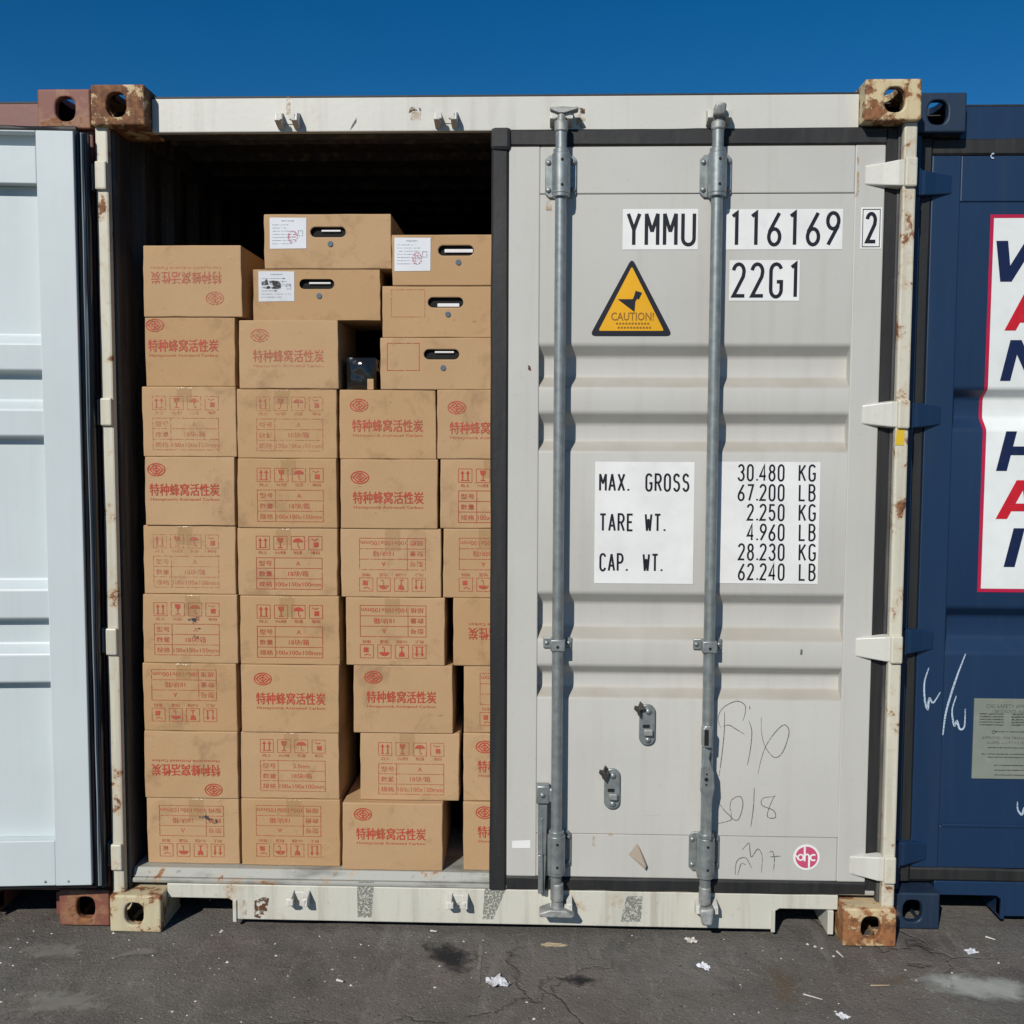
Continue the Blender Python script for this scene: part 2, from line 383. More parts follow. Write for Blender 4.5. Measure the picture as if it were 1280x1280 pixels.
def text(s, size, bold=0, shear=0, align='LEFT', width=None):
    """type set with the built-in font, as flat faces in x,z looking to -y"""
    k = (s, size, bold, shear, align, width)
    if k in TXT: return TXT[k]
    cu = bpy.data.curves.new('lettering', 'FONT'); cu.body = s; cu.size = size; cu.offset = bold; cu.shear = shear
    cu.align_x = 'LEFT'; cu.resolution_u = 2; cu.fill_mode = 'FRONT'
    o = bpy.data.objects.new('lettering', cu); COL.objects.link(o)
    dg = bpy.context.evaluated_depsgraph_get()
    me = bpy.data.meshes.new_from_object(o.evaluated_get(dg))
    mb = MB()
    if len(me.vertices):
        xs = [v.co.x for v in me.vertices]; x0, x1 = min(xs), max(xs); k2 = 1 if not width else width/(x1-x0)
        off = {'LEFT': x0, 'CENTER': (x0+x1)/2, 'RIGHT': x1}[align]
        mb.add([((v.co.x-off)*k2, 0, v.co.y) for v in me.vertices], [tuple(p.vertices) for p in me.polygons])
    bpy.data.objects.remove(o); bpy.data.curves.remove(cu); bpy.data.meshes.remove(me)
    TXT[k] = mb; return mb

# ------------------------------------------------------------------ the ground
def axis(dense0, dense1, step, far):
    a = []; x = dense0
    while x <= dense1+1e-6: a.append(x); x += step
    lo = []; d = step
    x = dense0
    while x > -far: d *= 1.6; x -= d; lo.append(x)
    hi = []; d = step; x = dense1
    while x < far: d *= 1.6; x += d; hi.append(x)
    return lo[::-1]+a+hi
gx = axis(-2.2, 2.2, .03, 400); gy = axis(-1.6, .9, .03, 400)
mb = MB(); nx = len(gx)
for y in gy:
    for x in gx:
        k = 1 if (abs(x) < 3 and -2.5 < y < 2) else 0
        z = k*(.007*noise.noise((x*1.7, y*1.7, 3)) + .004*noise.noise((x*6, y*6, 9)) + .002*noise.noise((x*17, y*17, 1)))-.003
        mb.v.append((x, y, z))
for j in range(len(gy)-1):
    for i in range(nx-1):
        mb.f.append((j*nx+i, j*nx+i+1, (j+1)*nx+i+1, (j+1)*nx+i))
g = mb.build('ground', ASPH, smooth=60); g['kind'] = 'structure'; g['label'] = 'dark worn asphalt yard'
def gz(x, y):
    return (.007*noise.noise((x*1.7, y*1.7, 3)) + .004*noise.noise((x*6, y*6, 9)) + .002*noise.noise((x*17, y*17, 1)))-.003
def ground_patch(name, mat, poly_px, label, grow=1):
    pts = [G(*p) for p in poly_px]
    cx = sum(p[0] for p in pts)/len(pts); cy = sum(p[1] for p in pts)/len(pts)
    mb = MB(); N = 6; ring = []
    P = []
    for i in range(len(pts)):
        a_, b_ = pts[i], pts[(i+1) % len(pts)]
        for t in range(4):
            P.append((a_[0]+(b_[0]-a_[0])*t/4, a_[1]+(b_[1]-a_[1])*t/4))
    n = len(P)
    for k in range(1, N+1):
        for p in P:
            x = cx+(p[0]-cx)*k/N; y = cy+(p[1]-cy)*k/N
            if k == N: x += random.uniform(-.012,.012); y += random.uniform(-.008,.008)
            mb.v.append((x, y, gz(x, y)+.0025))
    mb.v.append((cx, cy, gz(cx, cy)+.0025))
    for k in range(N-1):
        for i in range(n):
            mb.f.append((k*n+i, (k+1)*n+i, (k+1)*n+(i+1) % n, k*n+(i+1) % n))
    for i in range(n): mb.f.append((N*n, i, (i+1) % n))
    o = mb.build(name, mat, g)
    at = o.data.attributes.new('fade', 'FLOAT', 'POINT')
    for k in range(N):
        for i in range(n): at.data[k*n+i].value = 1-(k+1)/N
    at.data[N*n].value = 1
    return o
ground_patch('powder_stain', POWDER, [(1138,1222),(1170,1214),(1250,1222),(1300,1230),(1300,1258),(1230,1252),(1160,1240)], '')
ground_patch('powder_stain', GREYSC, [(600,1165),(606,1165),(600,1232),(592,1232)], '')
ground_patch('powder_stain', GREYSC, [(20,1180),(120,1175),(110,1200),(20,1198)], '')
ground_patch('powder_stain', GREYSC, [(0,1240),(150,1225),(160,1265),(0,1275)], '')
ground_patch('powder_stain', GREYSC, [(205,1180),(150,1190),(130,1200),(200,1192)], '')
ground_patch('oil_stain', STAINB, [(520,1178),(560,1174),(600,1190),(595,1218),(560,1216),(535,1196)], '')
ground_patch('oil_stain', STAINB, [(690,1222),(720,1218),(760,1226),(725,1236)], '')
ground_patch('scuff_mark', OCHRE, [(1085,1222),(1140,1214),(1150,1230),(1090,1236)], '')
ground_patch('scuff_mark', OCHRE, [(950,1200),(1000,1196),(1010,1270),(960,1275)], '')

# ------------------------------------------------------------------ container pieces
def casting(parent, sx, z0, top, mat, w=.162, d=.178, h=.118, yside=1):
    """hollow corner casting; sx = -1 / +1 side; front at y=0; has the real apertures"""
    x0 = -1.219 if sx < 0 else 1.219-w; x1 = x0+w
    bm = bmesh.new()
    def face_hole(o, ex, ez, W, Hh, hole, nrm, thick=.022):
        o = Vector(o); ex = Vector(ex); ez = Vector(ez); nrm = Vector(nrm)
        outer = [bm.verts.new(o+ex*u*W+ez*v*Hh) for u, v in ((0,0),(1,0),(1,1),(0,1))]
        if not hole: bm.faces.new(outer); return
        cx, cz, rx, rz, p = hole; n = 24; inner = []
        for i in range(n):
            t = 2*math.pi*i/n; c, s_ = math.cos(t), math.sin(t)
            inner.append(bm.verts.new(o+ex*(cx+rx*math.copysign(abs(c)**p, c))+ez*(cz+rz*math.copysign(abs(s_)**p, s_))))
        es = [bm.edges.new((outer[i], outer[(i+1) % 4])) for i in range(4)]+[bm.edges.new((inner[i], inner[(i+1) % n])) for i in range(n)]
        bmesh.ops.triangle_fill(bm, edges=es, use_beauty=True, use_dissolve=False, normal=nrm)
        back = [bm.verts.new(v.co-nrm*thick) for v in inner]
        for i in range(n): bm.faces.new((inner[i], inner[(i+1) % n], back[(i+1) % n], back[i]))
    X, Y, Z = (1,0,0), (0,1,0), (0,0,1)
    z1 = z0+h
    face_hole((x0,0,z0), X, Z, w, h, (w/2+(.004 if sx > 0 else -.004), h*.5, .030, .036, .8), (0,-1,0))
    xo, xi = (x0, x1) if sx < 0 else (x1, x0)
    face_hole((xo,0,z0), Y, Z, d, h, (d/2, h*.5, .038, .030, .8), (sx,0,0))
    face_hole((xi,0,z0), Y, Z, d, h, None, (-sx,0,0))
    face_hole((x0,d,z0), X, Z, w, h, None, (0,1,0))
    face_hole((x0,0,z1), X, Y, w, d, (w/2,d/2,.031,.060,.75) if top else None, (0,0,1))
    face_hole((x0,0,z0), X, Y, w, d, None if top else (w/2,d/2,.031,.060,.75), (0,0,-1))
    bmesh.ops.remove_doubles(bm, verts=bm.verts, dist=1e-5)
    bmesh.ops.recalc_face_normals(bm, faces=bm.faces)
    me = bpy.data.meshes.new('corner_casting'); bm.to_mesh(me); bm.free(); me.materials.append(mat)
    o = obj('corner_casting', me, parent)
    b = o.modifiers.new('bevel', 'BEVEL'); b.width = .006; b.segments = 3; b.limit_method = 'ANGLE'; b.angle_limit = R(50)
    return o

def corrugated(parent, name, mat, axis_, u0, u1, fixed, v0, v1, period=.26, amp=.034, sign=1):
    """sheet corrugated along y; axis_ 'wall': fixed x, v = z ; 'roof': fixed z, v = x"""
    mb = MB(); prof = []; y = u0; k = 0
    fr = [0, .30, .42, .72, .84]; am = [0, 0, 1, 1, 0]
    while y < u1:
        for f_, a_ in zip(fr[:-1] if 0 else fr, am):
            if y+f_*period <= u1: prof.append((y+f_*period, a_*amp*sign))
        y += period
    prof.append((u1, 0))
    n = len(prof)
    for yy, a_ in prof:
        if axis_ == 'wall': mb.v += [(fixed+a_, yy, v0), (fixed+a_, yy, v1)]
        else: mb.v += [(v0, yy, fixed+a_), (v1, yy, fixed+a_)]
    for i in range(n-1): mb.f.append((2*i, 2*i+2, 2*i+3, 2*i+1))
    o = mb.build(name, mat, parent)
    so = o.modifiers.new('solid', 'SOLIDIFY'); so.thickness = .003
    return o

def shell(parent, body, cast_t, cast_b, inside, post, L=6.058):
    for sx in (-1, 1):
        casting(parent, sx, 2.473, True, cast_t[sx > 0])
        casting(parent, sx, 0.0, False, cast_b[sx > 0])
        s = sx
        def bx(xa, xb, *r):
            xa, xb = sorted((xa*s, xb*s)); return (xa, xb, *r)
        MB().box(*bx(1.217, 1.178, .020, .048, .116, 2.475)).build('corner_post', post, parent, .006)
        MB().box(*bx(1.2165, 1.170, .0485, .176, .116, 2.475)).build('door_jamb', INSIDE_SHADE, parent, .006)  # inner side of the post, its shadow painted in as near-black
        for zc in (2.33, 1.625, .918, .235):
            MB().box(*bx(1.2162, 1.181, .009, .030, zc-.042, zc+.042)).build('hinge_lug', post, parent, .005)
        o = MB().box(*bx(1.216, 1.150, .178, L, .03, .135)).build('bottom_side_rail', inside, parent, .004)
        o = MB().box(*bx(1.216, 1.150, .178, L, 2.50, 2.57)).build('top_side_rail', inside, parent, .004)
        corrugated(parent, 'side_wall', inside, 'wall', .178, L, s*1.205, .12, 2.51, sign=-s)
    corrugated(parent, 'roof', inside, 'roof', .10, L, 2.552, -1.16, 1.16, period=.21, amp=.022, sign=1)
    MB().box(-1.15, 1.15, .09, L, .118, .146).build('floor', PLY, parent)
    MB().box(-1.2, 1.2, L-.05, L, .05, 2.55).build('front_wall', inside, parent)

def header(parent, mat):
    # the face between the castings with the little drip edge above it
    o = MB().box(-1.056, 1.056, .055, .078, 2.466, 2.566).build('header', mat, parent, .003)
    MB().box(-1.056, 1.056, .0785, .16, 2.472, 2.560).build('header_beam', INSIDE_SHADE, parent, .003)  # rear of the header, underside shade painted in with the dark colour
    MB().box(-1.056, 1.056, .058, .17, 2.5665, 2.5725).build('roof_edge', RUBBER, parent, .001)
    return o
def sill(parent, mat, px0=-.845, px1=.862):
    poly = [(-1.056,.089),(px0-.014,.089),(px0,.080),(px0,.022),(px1,.022),(px1,.080),(px1+.014,.089),(1.056,.089),(1.056,.1355),(-1.056,.1355)]
    o = MB().prism(poly, .055, .085).build('sill', mat, parent, .003)
    for x, sgn in ((px0, -1), (px1, 1)):   # flanges of the two fork pockets
        MB().box(min(x, x-sgn*.012), max(x, x-sgn*.012), .049, .30, .015, .0872).build('fork_pocket_flange', mat, parent, .002)
    MB().box(1.024, 1.042, .049, .30, .012, .0872).build('fork_pocket_flange', mat, parent, .002)
    return o
def keepers(parent, mat, xs, z, y=.055, name='cam_keeper'):
    for x in xs:
        mb = MB(); mb.box(x-.034, x+.034, y-.003, y+.004, z-.010, z+.018)
        for s in (-1, 1):
            xc = x+s*.025
            mb.hexa([(xc-.009,y-.045,z-.010),(xc+.009,y-.045,z-.010),(xc+.009,y,z-.024),(xc-.009,y,z-.024),
                     (xc-.009,y-.040,z+.012),(xc+.009,y-.040,z+.012),(xc+.009,y,z+.024),(xc-.009,y,z+.024)])
            mb.box(xc-.009-.006*s, xc+.009-.006*s, y-.045, y-.032, z-.008, z+.010)
        mb.build(name, mat, parent, .002)

def groove_profile(zt, zb, grooves, yf, dep):
    """polyline (y,z) from top to bottom"""
    P = [(yf, zt)]
    for t0, t1, b0, b1 in grooves:
        P += [(yf, t0), (yf+dep, t1), (yf+dep, b0), (yf, b1)]
    P.append((yf, zb)); return P
def clip_profile(P, za, zb):
    """part of a profile between heights za > zb"""
    out = []
    def yat(z):
        for (y0, z0), (y1, z1) in zip(P, P[1:]):
            if z0 >= z >= z1 and z0 != z1: return y0+(y1-y0)*(z0-z)/(z0-z1)
        return P[0][0]
    out.append((yat(za), za)); out += [p for p in P if za > p[1] > zb]; out.append((yat(zb), zb)); return out
def extrude_profile(mb, P, x0, x1, off=0):
    n = len(P)
    mb.add([(x0, y-off, z) for y, z in P]+[(x1, y-off, z) for y, z in P], [(i, n+i, n+i+1, i+1)[::-1] for i in range(n-1)])
GROOVES = [(1.832,1.798,1.735,1.706),(1.628,1.594,1.540,1.513),(1.077,1.043,.969,.932),(.851,.822,.776,.752)]

def gasket_bar(mb, x0, x1, y0, y1, z0, z1, vertical):
    """a rubber lip with a slightly wandering edge"""
    n = 26; ring = []
    for i in range(n+1):
        t = i/n; j = lambda s_: .0022*noise.noise((t*9+s_, x0*3, z0*3))
        if vertical:
            z = z0+(z1-z0)*t; a_, b_ = x0+j(1), x1+j(5)
            ring.append([(a_,y1,z),(a_,y0+.006,z),(a_+.006,y0+.001+j(2),z),(b_-.006,y0+.002+j(3),z),(b_,y0+.007,z),(b_,y1,z)])
        else:
            x = x0+(x1-x0)*t; a_, b_ = z0+j(1), z1+j(5)
            ring.append([(x,y1,b_),(x,y0+.006,b_),(x,y0+.001+j(2),b_-.006),(x,y0+.002+j(3),a_+.006),(x,y0+.007,a_),(x,y1,a_)])
    vs = [p for r_ in ring for p in r_]; fs = []
    for i in range(n):
        for k in range(5):
            fs.append((i*6+k, i*6+k+1, (i+1)*6+k+1, (i+1)*6+k))
    fs += [tuple(range(5,-1,-1)), tuple(range(n*6, n*6+6))]
    mb.add(vs, fs)

def closed_door(parent, xm, xh, mat, grooves, yf=.05, zt=2.418, zb=.181, hinge_z=(2.33,1.625,.918,.235), gask=True):
    """xm: meeting edge, xh: hinge edge of the leaf (without rubber). returns the door part"""
    lo, hi = min(xm, xh), max(xm, xh); s = 1 if xh > xm else -1
    iL, iR = (lo+.093, hi-.088) if s > 0 else (lo+.088, hi-.093)
    mb = MB()
    mb.box(lo, iL, yf, yf+.06, zb, zt); mb.box(iR, hi, yf, yf+.06, zb, zt)
    mb.box(iL, iR, yf+.001, yf+.06, 2.279, zt-.0005); mb.box(iL, iR, yf+.001, yf+.06, zb+.0005, .320)
    d = mb.build('door', mat, parent, .0035)
    P = groove_profile(2.2775, .3215, grooves, yf+.0025, .036)
    mb = MB(); extrude_profile(mb, P, iL, iR)
    pn = mb.build('corrugated_panel', mat, d)
    bv = pn.modifiers.new('bevel', 'BEVEL'); bv.width = .009; bv.segments = 3; bv.limit_method = 'ANGLE'; bv.angle_limit = R(20)
    for p in pn.data.polygons: p.use_smooth = True
    pn.data.set_sharp_from_angle(angle=R(60))
    if gask:
        a_, b_ = (lo-.053, hi+.040) if s > 0 else (lo-.040, hi+.053)
        for args in ((a_, lo-.001, yf-.004, yf+.05, .137, 2.468, True), (hi+.001, b_, yf+.004, yf+.05, .139, 2.466, True),
                     (lo, hi, yf-.002, yf+.05, zt+.001, 2.469, False), (lo, hi, yf-.002, yf+.05, .137, zb-.001, False)):
            mb = MB(); gasket_bar(mb, *args); mb.build('gasket', RUBBER, d, smooth=22)
    for zc in hinge_z:
        xa, xb, xc = xh-s*.050, xh+s*.030, xh+s*.066
        if zc == hinge_z[0]: xa = xh-s*.060
        ring = []
        for x, hz, y0 in ((xa, .026, yf-.002), (xh-s*.01, .032, yf-.014), (xb, .037, yf-.029), (xc, .039, yf-.033)):
            ring.append([(x, yf+.004, zc-hz-.004), (x, y0, zc-hz), (x, y0, zc+hz), (x, yf+.004, zc+hz+.004)])
        vs = [p for r_ in ring for p in r_]; fs = []
        for i in range(3):
            for k in range(4): fs.append((i*4+k, i*4+(k+1) % 4, (i+1)*4+(k+1) % 4, (i+1)*4+k))
        fs += [(3,2,1,0), (12,13,14,15)]
        if s < 0: fs = [f[::-1] for f in fs]
        mb = MB(); mb.add(vs, fs); mb.build('hinge', mat if mat is not DOORP else CREAM, d, .004)
    return d

def bracket(d, x, zc, hh, yr, yf, big=True):
    mb = MB(); bw = .047
    if big:
        mb.prism([(x-bw,zc-hh+.012),(x-bw+.012,zc-hh),(x+bw-.012,zc-hh),(x+bw,zc-hh+.012),(x+bw,zc+hh-.012),(x+bw-.012,zc+hh),(x-bw+.012,zc+hh),(x-bw,zc+hh-.012)], yf-.006, yf+.001)
        mb.box(x-.026, x+.026, yr, yf-.005, zc-hh+.006, zc+hh-.006)
        mb.cyl((x,yr,zc-hh+.004), (x,yr,zc+hh-.004), .0275, n=24)
        mb.cyl((x,yr,zc-hh-.006), (x,yr,zc-hh+.006), .0262, n=24); mb.cyl((x,yr,zc+hh-.005), (x,yr,zc+hh+.010), .0235, n=24)
        for sx in (-1, 1):
            for sz in (-1, 1): mb.dome((x+sx*.037, yf-.006, zc+sz*(hh-.022)), .0085, .007)
        o = mb.build('rod_bracket', GALV, d, .002, smooth=35)
        mb = MB()
        for sz in (-1, 1): mb.cyl((x+.003, yr-.0285, zc+sz*.036), (x+.003, yr-.020, zc+sz*.036), .0042, n=10)
        mb.build('bracket_bolt_hole', DARK, d)
    else:
        mb.box(x-.044, x+.044, yf-.005, yf+.001, zc-.017, zc+.017)
        mb.box(x-.022, x+.022, yr-.020, yf-.0045, zc-.018, zc+.018)
        for sx in (-1, 1): mb.dome((x+sx*.034, yf-.005, zc), .008, .006)
        mb.build('rod_clamp', GALV, d, .003, smooth=35)
        MB().cyl((x, yr-.0215, zc-.004), (x, yr-.018, zc-.004), .0045, n=10).build('clamp_rivet', DARK, d)

def rod(d, x, yr, yf, z0=.125, z1=2.478):
    MB().cyl((x,yr,z0), (x,yr,z1), .0172, n=24).build('locking_rod', GALV, d, smooth=40)

# ------------------------------------------------------------------ white container
WC = root('shipping_container', 'cream white shipping container, one door swung open on a load of cartons', 'container', (0,0,0), 'containers in a row')
shell(WC, CREAM, (CASTING, CASTING_R), (CASTING_B, CASTING_BR), INSIDE_SHADE, CREAM_POST)
hd = header(WC, CREAM); si = sill(WC, CREAM_SILL)
mb = MB()   # worn steel threshold: nosing and tread plate
fz = U(400,1083,.098)[1]
mb.prism([(-1.168,.1362),(1.168,.1362),(1.168,.152),(-1.168,.152)], .053, .090)
mb.build('threshold', SILLTOP, WC, .005, seg=3)
MB().hexa([(-1.168,.0605,.1525),(1.168,.0605,.1525),(1.168,.45,.1525),(-1.168,.45,.1525),(-1.168,.072,fz-.0003),(1.168,.072,fz-.0003),(1.168,.45,fz-.0003),(-1.168,.45,fz-.0003)]).build('tread_plate', SILLTOP, WC, .003)
kx = [U(361,150,.05)[0], U(558,152,.05)[0], .178, .640]
keepers(WC, CREAM, kx, 2.497, .055)
keepers(WC, CREAM, [U(374,1120,.05)[0], U(572,1123,.05)[0], .195, .645], .098, .055)

YF = .05
RD = closed_door(WC, .023, 1.136, DOORP, GROOVES, YF)
x, z = U(628,185,YF)
MB().box(-.032, .030, YF-.010, YF+.03, 2.405, 2.474).build('gasket_corner', RUBBER, RD, .012)
yr = .016
for x in (.178, .637):
    rod(RD, x, yr, YF)
    bracket(RD, x, 2.328, .062, yr, YF); bracket(RD, x, .923, .018, yr, YF, False); bracket(RD, x, .272, .062, yr, YF)
# cams: the first rod ends in broad hammer heads, the second in turned knobs
mb = MB(); x = .178
mb.cyl((x,yr,2.45), (x,yr,2.480), .0205, n=18); mb.cyl((x,yr,2.478), (x,yr,2.512), .0150, .012, n=14)
mb.prism([(x-.034,2.511),(x-.008,2.500),(x+.010,2.500),(x+.050,2.512),(x+.050,2.516),(x,2.519),(x-.034,2.517)], yr-.016, yr+.022)
mb.build('cam', CASTST, RD, .003, smooth=35)
mb = MB()
mb.cyl((x+.004,yr,.178), (x+.004,yr,.120), .0195, n=18); mb.cyl((x+.004,yr,.125), (x+.004,yr,.095), .016, .022, n=14)
mb.prism([(x-.052,.090),(x-.050,.078),(x+.050,.076),(x+.058,.086),(x+.030,.100),(x-.020,.102)], yr-.028, yr+.026)
mb.build('cam', CASTST, RD, .004, smooth=35)
x = .637
mb = MB(); mb.cyl((x,yr,2.45), (x,yr,2.478), .0205, n=18); mb.cyl((x,yr,2.476), (x,yr,2.492), .017, n=14)
mb.hexa([(x-.020,yr-.030,2.486),(x+.016,yr-.030,2.486),(x+.020,yr+.030,2.486),(x-.016,yr+.030,2.486),(x-.014,yr-.040,2.520),(x+.018,yr-.040,2.520),(x+.020,yr+.022,2.524),(x-.012,yr+.022,2.524)])
mb.build('cam', CASTST, RD, .007, smooth=35, seg=3)
mb = MB(); mb.cyl((x,yr,.178), (x,yr,.115), .0185, n=18)
mb.hexa([(x-.012,yr-.034,.062),(x+.020,yr-.034,.062),(x+.022,yr+.026,.070),(x-.010,yr+.026,.070),(x-.020,yr-.026,.112),(x+.026,yr-.026,.116),(x+.028,yr+.030,.116),(x-.016,yr+.030,.112)])
mb.build('cam', CASTST, RD, .008, smooth=35, seg=3)

# handle hanging beside the first rod
hx, _ = U(678,1000,YF-.02); zt = U(678,980,YF-.02)[1]; zm = U(678,1003,YF-.02)[1]; zb_ = U(678,1117,YF-.02)[1]; zq = U(678,1068,YF-.02)[1]
mb = MB(); mb.box(hx-.019, hx+.022, yr-.004, YF-.002, zm, zt); mb.box(hx+.02, .178, yr-.006, yr+.014, zm+.006, zt-.008)
mb.dome((hx, yr-.004, (zm+zt)/2), .009, .007)
mb.build('handle_hub', GALV, RD, .005, smooth=35)
mb = MB(); mb.prism([(hx-.013,zq),(hx+.014,zq),(hx+.016,zm-.001),(hx-.015,zm-.001)], yr+.006, yr+.030)
mb.prism([(hx-.012,zb_),(hx+.008,zb_),(hx+.014,zq-.0005),(hx-.013,zq-.0005)], yr+.010, yr+.028)
mb.cyl((hx-.001,yr+.007,zb_+.004), (hx-.001,yr+.007,zm-.045), .006, .004, n=10)
mb.build('handle', GALV, RD, .003, smooth=35)
# handle folded down the front of the second rod
x = .637; q = lambda px, py: U(px, py, yr-.03)
mb = MB(); z0 = q(886,935)[1]; z1 = q(886,907)[1]
mb.prism([(x-.020,z0),(x+.010,z0),(x+.012,z1-.010),(x+.004,z1),(x-.012,z1),(x-.020,z1-.010)], yr-.034, yr+.0)
mb.build('handle_hub', GALV, RD, .004)
mb = MB(); mb.box(x-.015, x-.002, yr-.0355, yr-.030, z0+.008, z1-.012); mb.build('hub_slot', DARK, RD, .001)
mb = MB(); mb.prism([q(*p) for p in ((886,1050),(889,1050),(890,1000),(893,985),(892,965),(886,948),(888,938),(879,934),(879,948),(876,962),(875,988),(882,1002))], yr-.037, yr-.027)
mb.build('handle', GALV, RD, .003)
mb = MB()
for px, py, r_ in ((883,967,.003),(882.5,973.5,.0062),(882.5,980,.003)):
    a_, b_ = q(px, py); mb.cyl((a_, yr-.0385, b_), (a_, yr-.030, b_), r_, n=10)
mb.build('handle_hole', DARK, RD)
# seal plates with hinged hasps
for px, py in ((809,906),(765,986)):
    xc, zc = U(px, py, YF-.006); k = .00241
    def rr(wd, h_, r_, x_=xc, z_=zc, n=6):
        pts = []
        for cx, cz, a0 in ((x_+wd-r_, z_-h_+r_, -90), (x_+wd-r_, z_+h_-r_, 0), (x_-wd+r_, z_+h_-r_, 90), (x_-wd+r_, z_-h_+r_, 180)):
            pts += [(cx+r_*math.cos(R(a0+90*i/n)), cz+r_*math.sin(R(a0+90*i/n))) for i in range(n+1)]
        return pts
    mb = MB(); mb.prism(rr(.0245, .064, .0235), YF-.008, YF+.001)
    for dz in (.043, -.046): mb.dome((xc+.002, YF-.008, zc+dz), .0105, .009, 14)
    mb.build('seal_plate', GALV, RD, .0025, smooth=35)
    MB().prism(rr(.0135, .0105, .004, xc+.003, zc-.022), YF-.022, YF-.0075).build('seal_catch', CASTST, RD, .003, smooth=35)
    MB().prism(rr(.0105, .005, .001, xc-.003, zc-.004), YF-.0095, YF-.0075).build('seal_slot', DARK, RD)
    mb = MB(); rs = random.Random(px)
    pts = [(-.024,.056),(-.034,.058),(-.036,.048),(-.030,.046),(-.026,.034),(-.018,.028),(-.012,.042),(-.006,.054),(-.010,.064),(-.018,.072)]
    pts = [(xc-.003+p[0]*1.05, zc+p[1]) for p in pts]
    cx = sum(p[0] for p in pts)/10; cz = sum(p[1] for p in pts)/10
    pts.sort(key=lambda p: math.atan2(p[1]-cz, p[0]-cx))
    vs = [(cx, YF-.026, cz)]+[(p[0], YF-.006-rs.random()*.022, p[1]) for p in pts]+[(p[0], YF+.001, p[1]) for p in pts]
    n = len(pts); fs = [(0, 1+i, 1+(i+1) % n) for i in range(n)]+[(1+i, 1+n+i, 1+n+(i+1) % n, 1+(i+1) % n) for i in range(n)]
    mb.add(vs, fs).build('torn_seal', TORN, RD)
# bent metal tab near the foot of the door
P3 = [U(*p, YF-.01) for p in ((786,1070),(806,1086),(807,1082),(797,1056))]
vs = [(P3[0][0],YF+.001,P3[0][1]),(P3[1][0],YF-.016,P3[1][1]),(P3[2][0],YF-.018,P3[2][1]),(P3[3][0],YF+.001,P3[3][1])]
mb = MB(); mb.add(vs+[(v[0]+.003, v[1]+.005, v[2]+.001) for v in vs], [(0,1,2,3),(7,6,5,4),(0,4,5,1),(1,5,6,2),(2,6,7,3),(3,7,4,0)]).build('bent_tab', TAB, RD)
# ---- stickers and lettering on the closed door
def rect(mb, a_, b_, c_, d_, y): return mb.flat([(a_,c_),(b_,c_),(b_,d_),(a_,d_)], y)
YS = YF+.0008-.0
def sticker(px0, py0, px1, py1, txt, tx0, ty0, tx1, ty1, wd, border=False, base=YF):
    y = base-.0012; xa, zb1 = U(px0, py1, y); xb, zt1 = U(px1, py0, y)
    mb = MB(); rect(mb, xa, xb, zb1, zt1, y); mb.build('sticker', WHITE, RD)
    mb = MB()
    if txt:
        a_, c_ = U(tx0, ty1, y); b_, d_ = U(tx1, ty0, y)
        if len(txt) == 1:
            for st in GL[txt]: mb.stroke([(a_+p[0]/.46*(b_-a_), c_+p[1]*(d_-c_)) for p in st], wd, y-.0008)
        else: stencil(mb, txt, a_, c_, b_, d_, y-.0008, wd)
    if border:
        i = .006; mb.stroke([(xa+i,zb1+i),(xb-i,zb1+i),(xb-i,zt1-i),(xa+i,zt1-i)], .0022, y-.0008, True)
    return mb.build('sticker_lettering', BLACKL, RD)
PF = YF+.0025   # panel face
sticker(778,261,873,312, 'YMMU', 785,267,868,306, .0105, base=PF)
sticker(907,261,1054,312, '116169', 912,266,1049,306, .0105, base=PF)
sticker(1075,259,1103,311, '2', 1083,267,1095,303, .0105, True, base=YF)
sticker(911,325,1000,376, '22G1', 916,330,1001,371, .0105, base=PF)
y = PF-.0012
for (a_, b_) in (((744,577),(866,730)), ((898,577),(1022,730))):
    xa, zt1 = U(*a_, y); xb, zb1 = U(*b_, y); mb = MB(); rect(mb, xa, xb, zb1, zt1, y); mb.build('sticker', WHITE, RD)
mb = MB()
for t, px1_, py in (('MAX. GROSS', 861, 603), ('TARE WT.', 837, 653), ('CAP. WT.', 833, 703)):
    a_, c_ = U(750, py+10, y); b_, d_ = U(px1_, py-10, y); wd_ = t.split(' ')
    for t_ in (wd_[0]+' '*(len(t)-len(wd_[0])), ' '*(len(t)-len(wd_[1]))+wd_[1]):
        mb = MB(); stencil(mb, t_, a_, c_, b_, d_, y-.0008, .0062); mb.build('sticker_lettering', BLACKL, RD)
for i, t in enumerate(('30.480 KG', '67.200 LB', ' 2.250 KG', ' 4.960 LB', '28.230 KG', '62.240 LB')):
    mb = MB(); py = 591+24.8*i; a_, c_ = U(919, py+9.5, y); b_, d_ = U(1020, py-9.5, y); 
    num, unit = t.split(' ')[-2], t.split(' ')[-1]
    x_ = U(978, py, y)[0]; n_ = len(num); pw = .0272; xx = x_
    wsum = sum(.011 if ch == '.' else pw for ch in num); xx = U(984, py, y)[0]-wsum
    for ch in num:
        for st in GL[ch]:
            cl = (st[0][0]-st[-1][0])**2+(st[0][1]-st[-1][1])**2 < 1e-6
            mb.stroke([(xx+p[0]/.46*.0175, c_+p[1]*(d_-c_)) for p in (st[:-1] if cl else st)], .0056, y-.0008, cl)
        xx += .011 if ch == '.' else pw
    a2 = U(999, py, y)[0]; b2 = U(1019, py, y)[0]; mb.build('sticker_lettering', BLACKL, RD); mb = MB(); stencil(mb, unit, a2, c_, b2, d_, y-.0008, .0056)
    mb.build('sticker_lettering', BLACKL, RD)
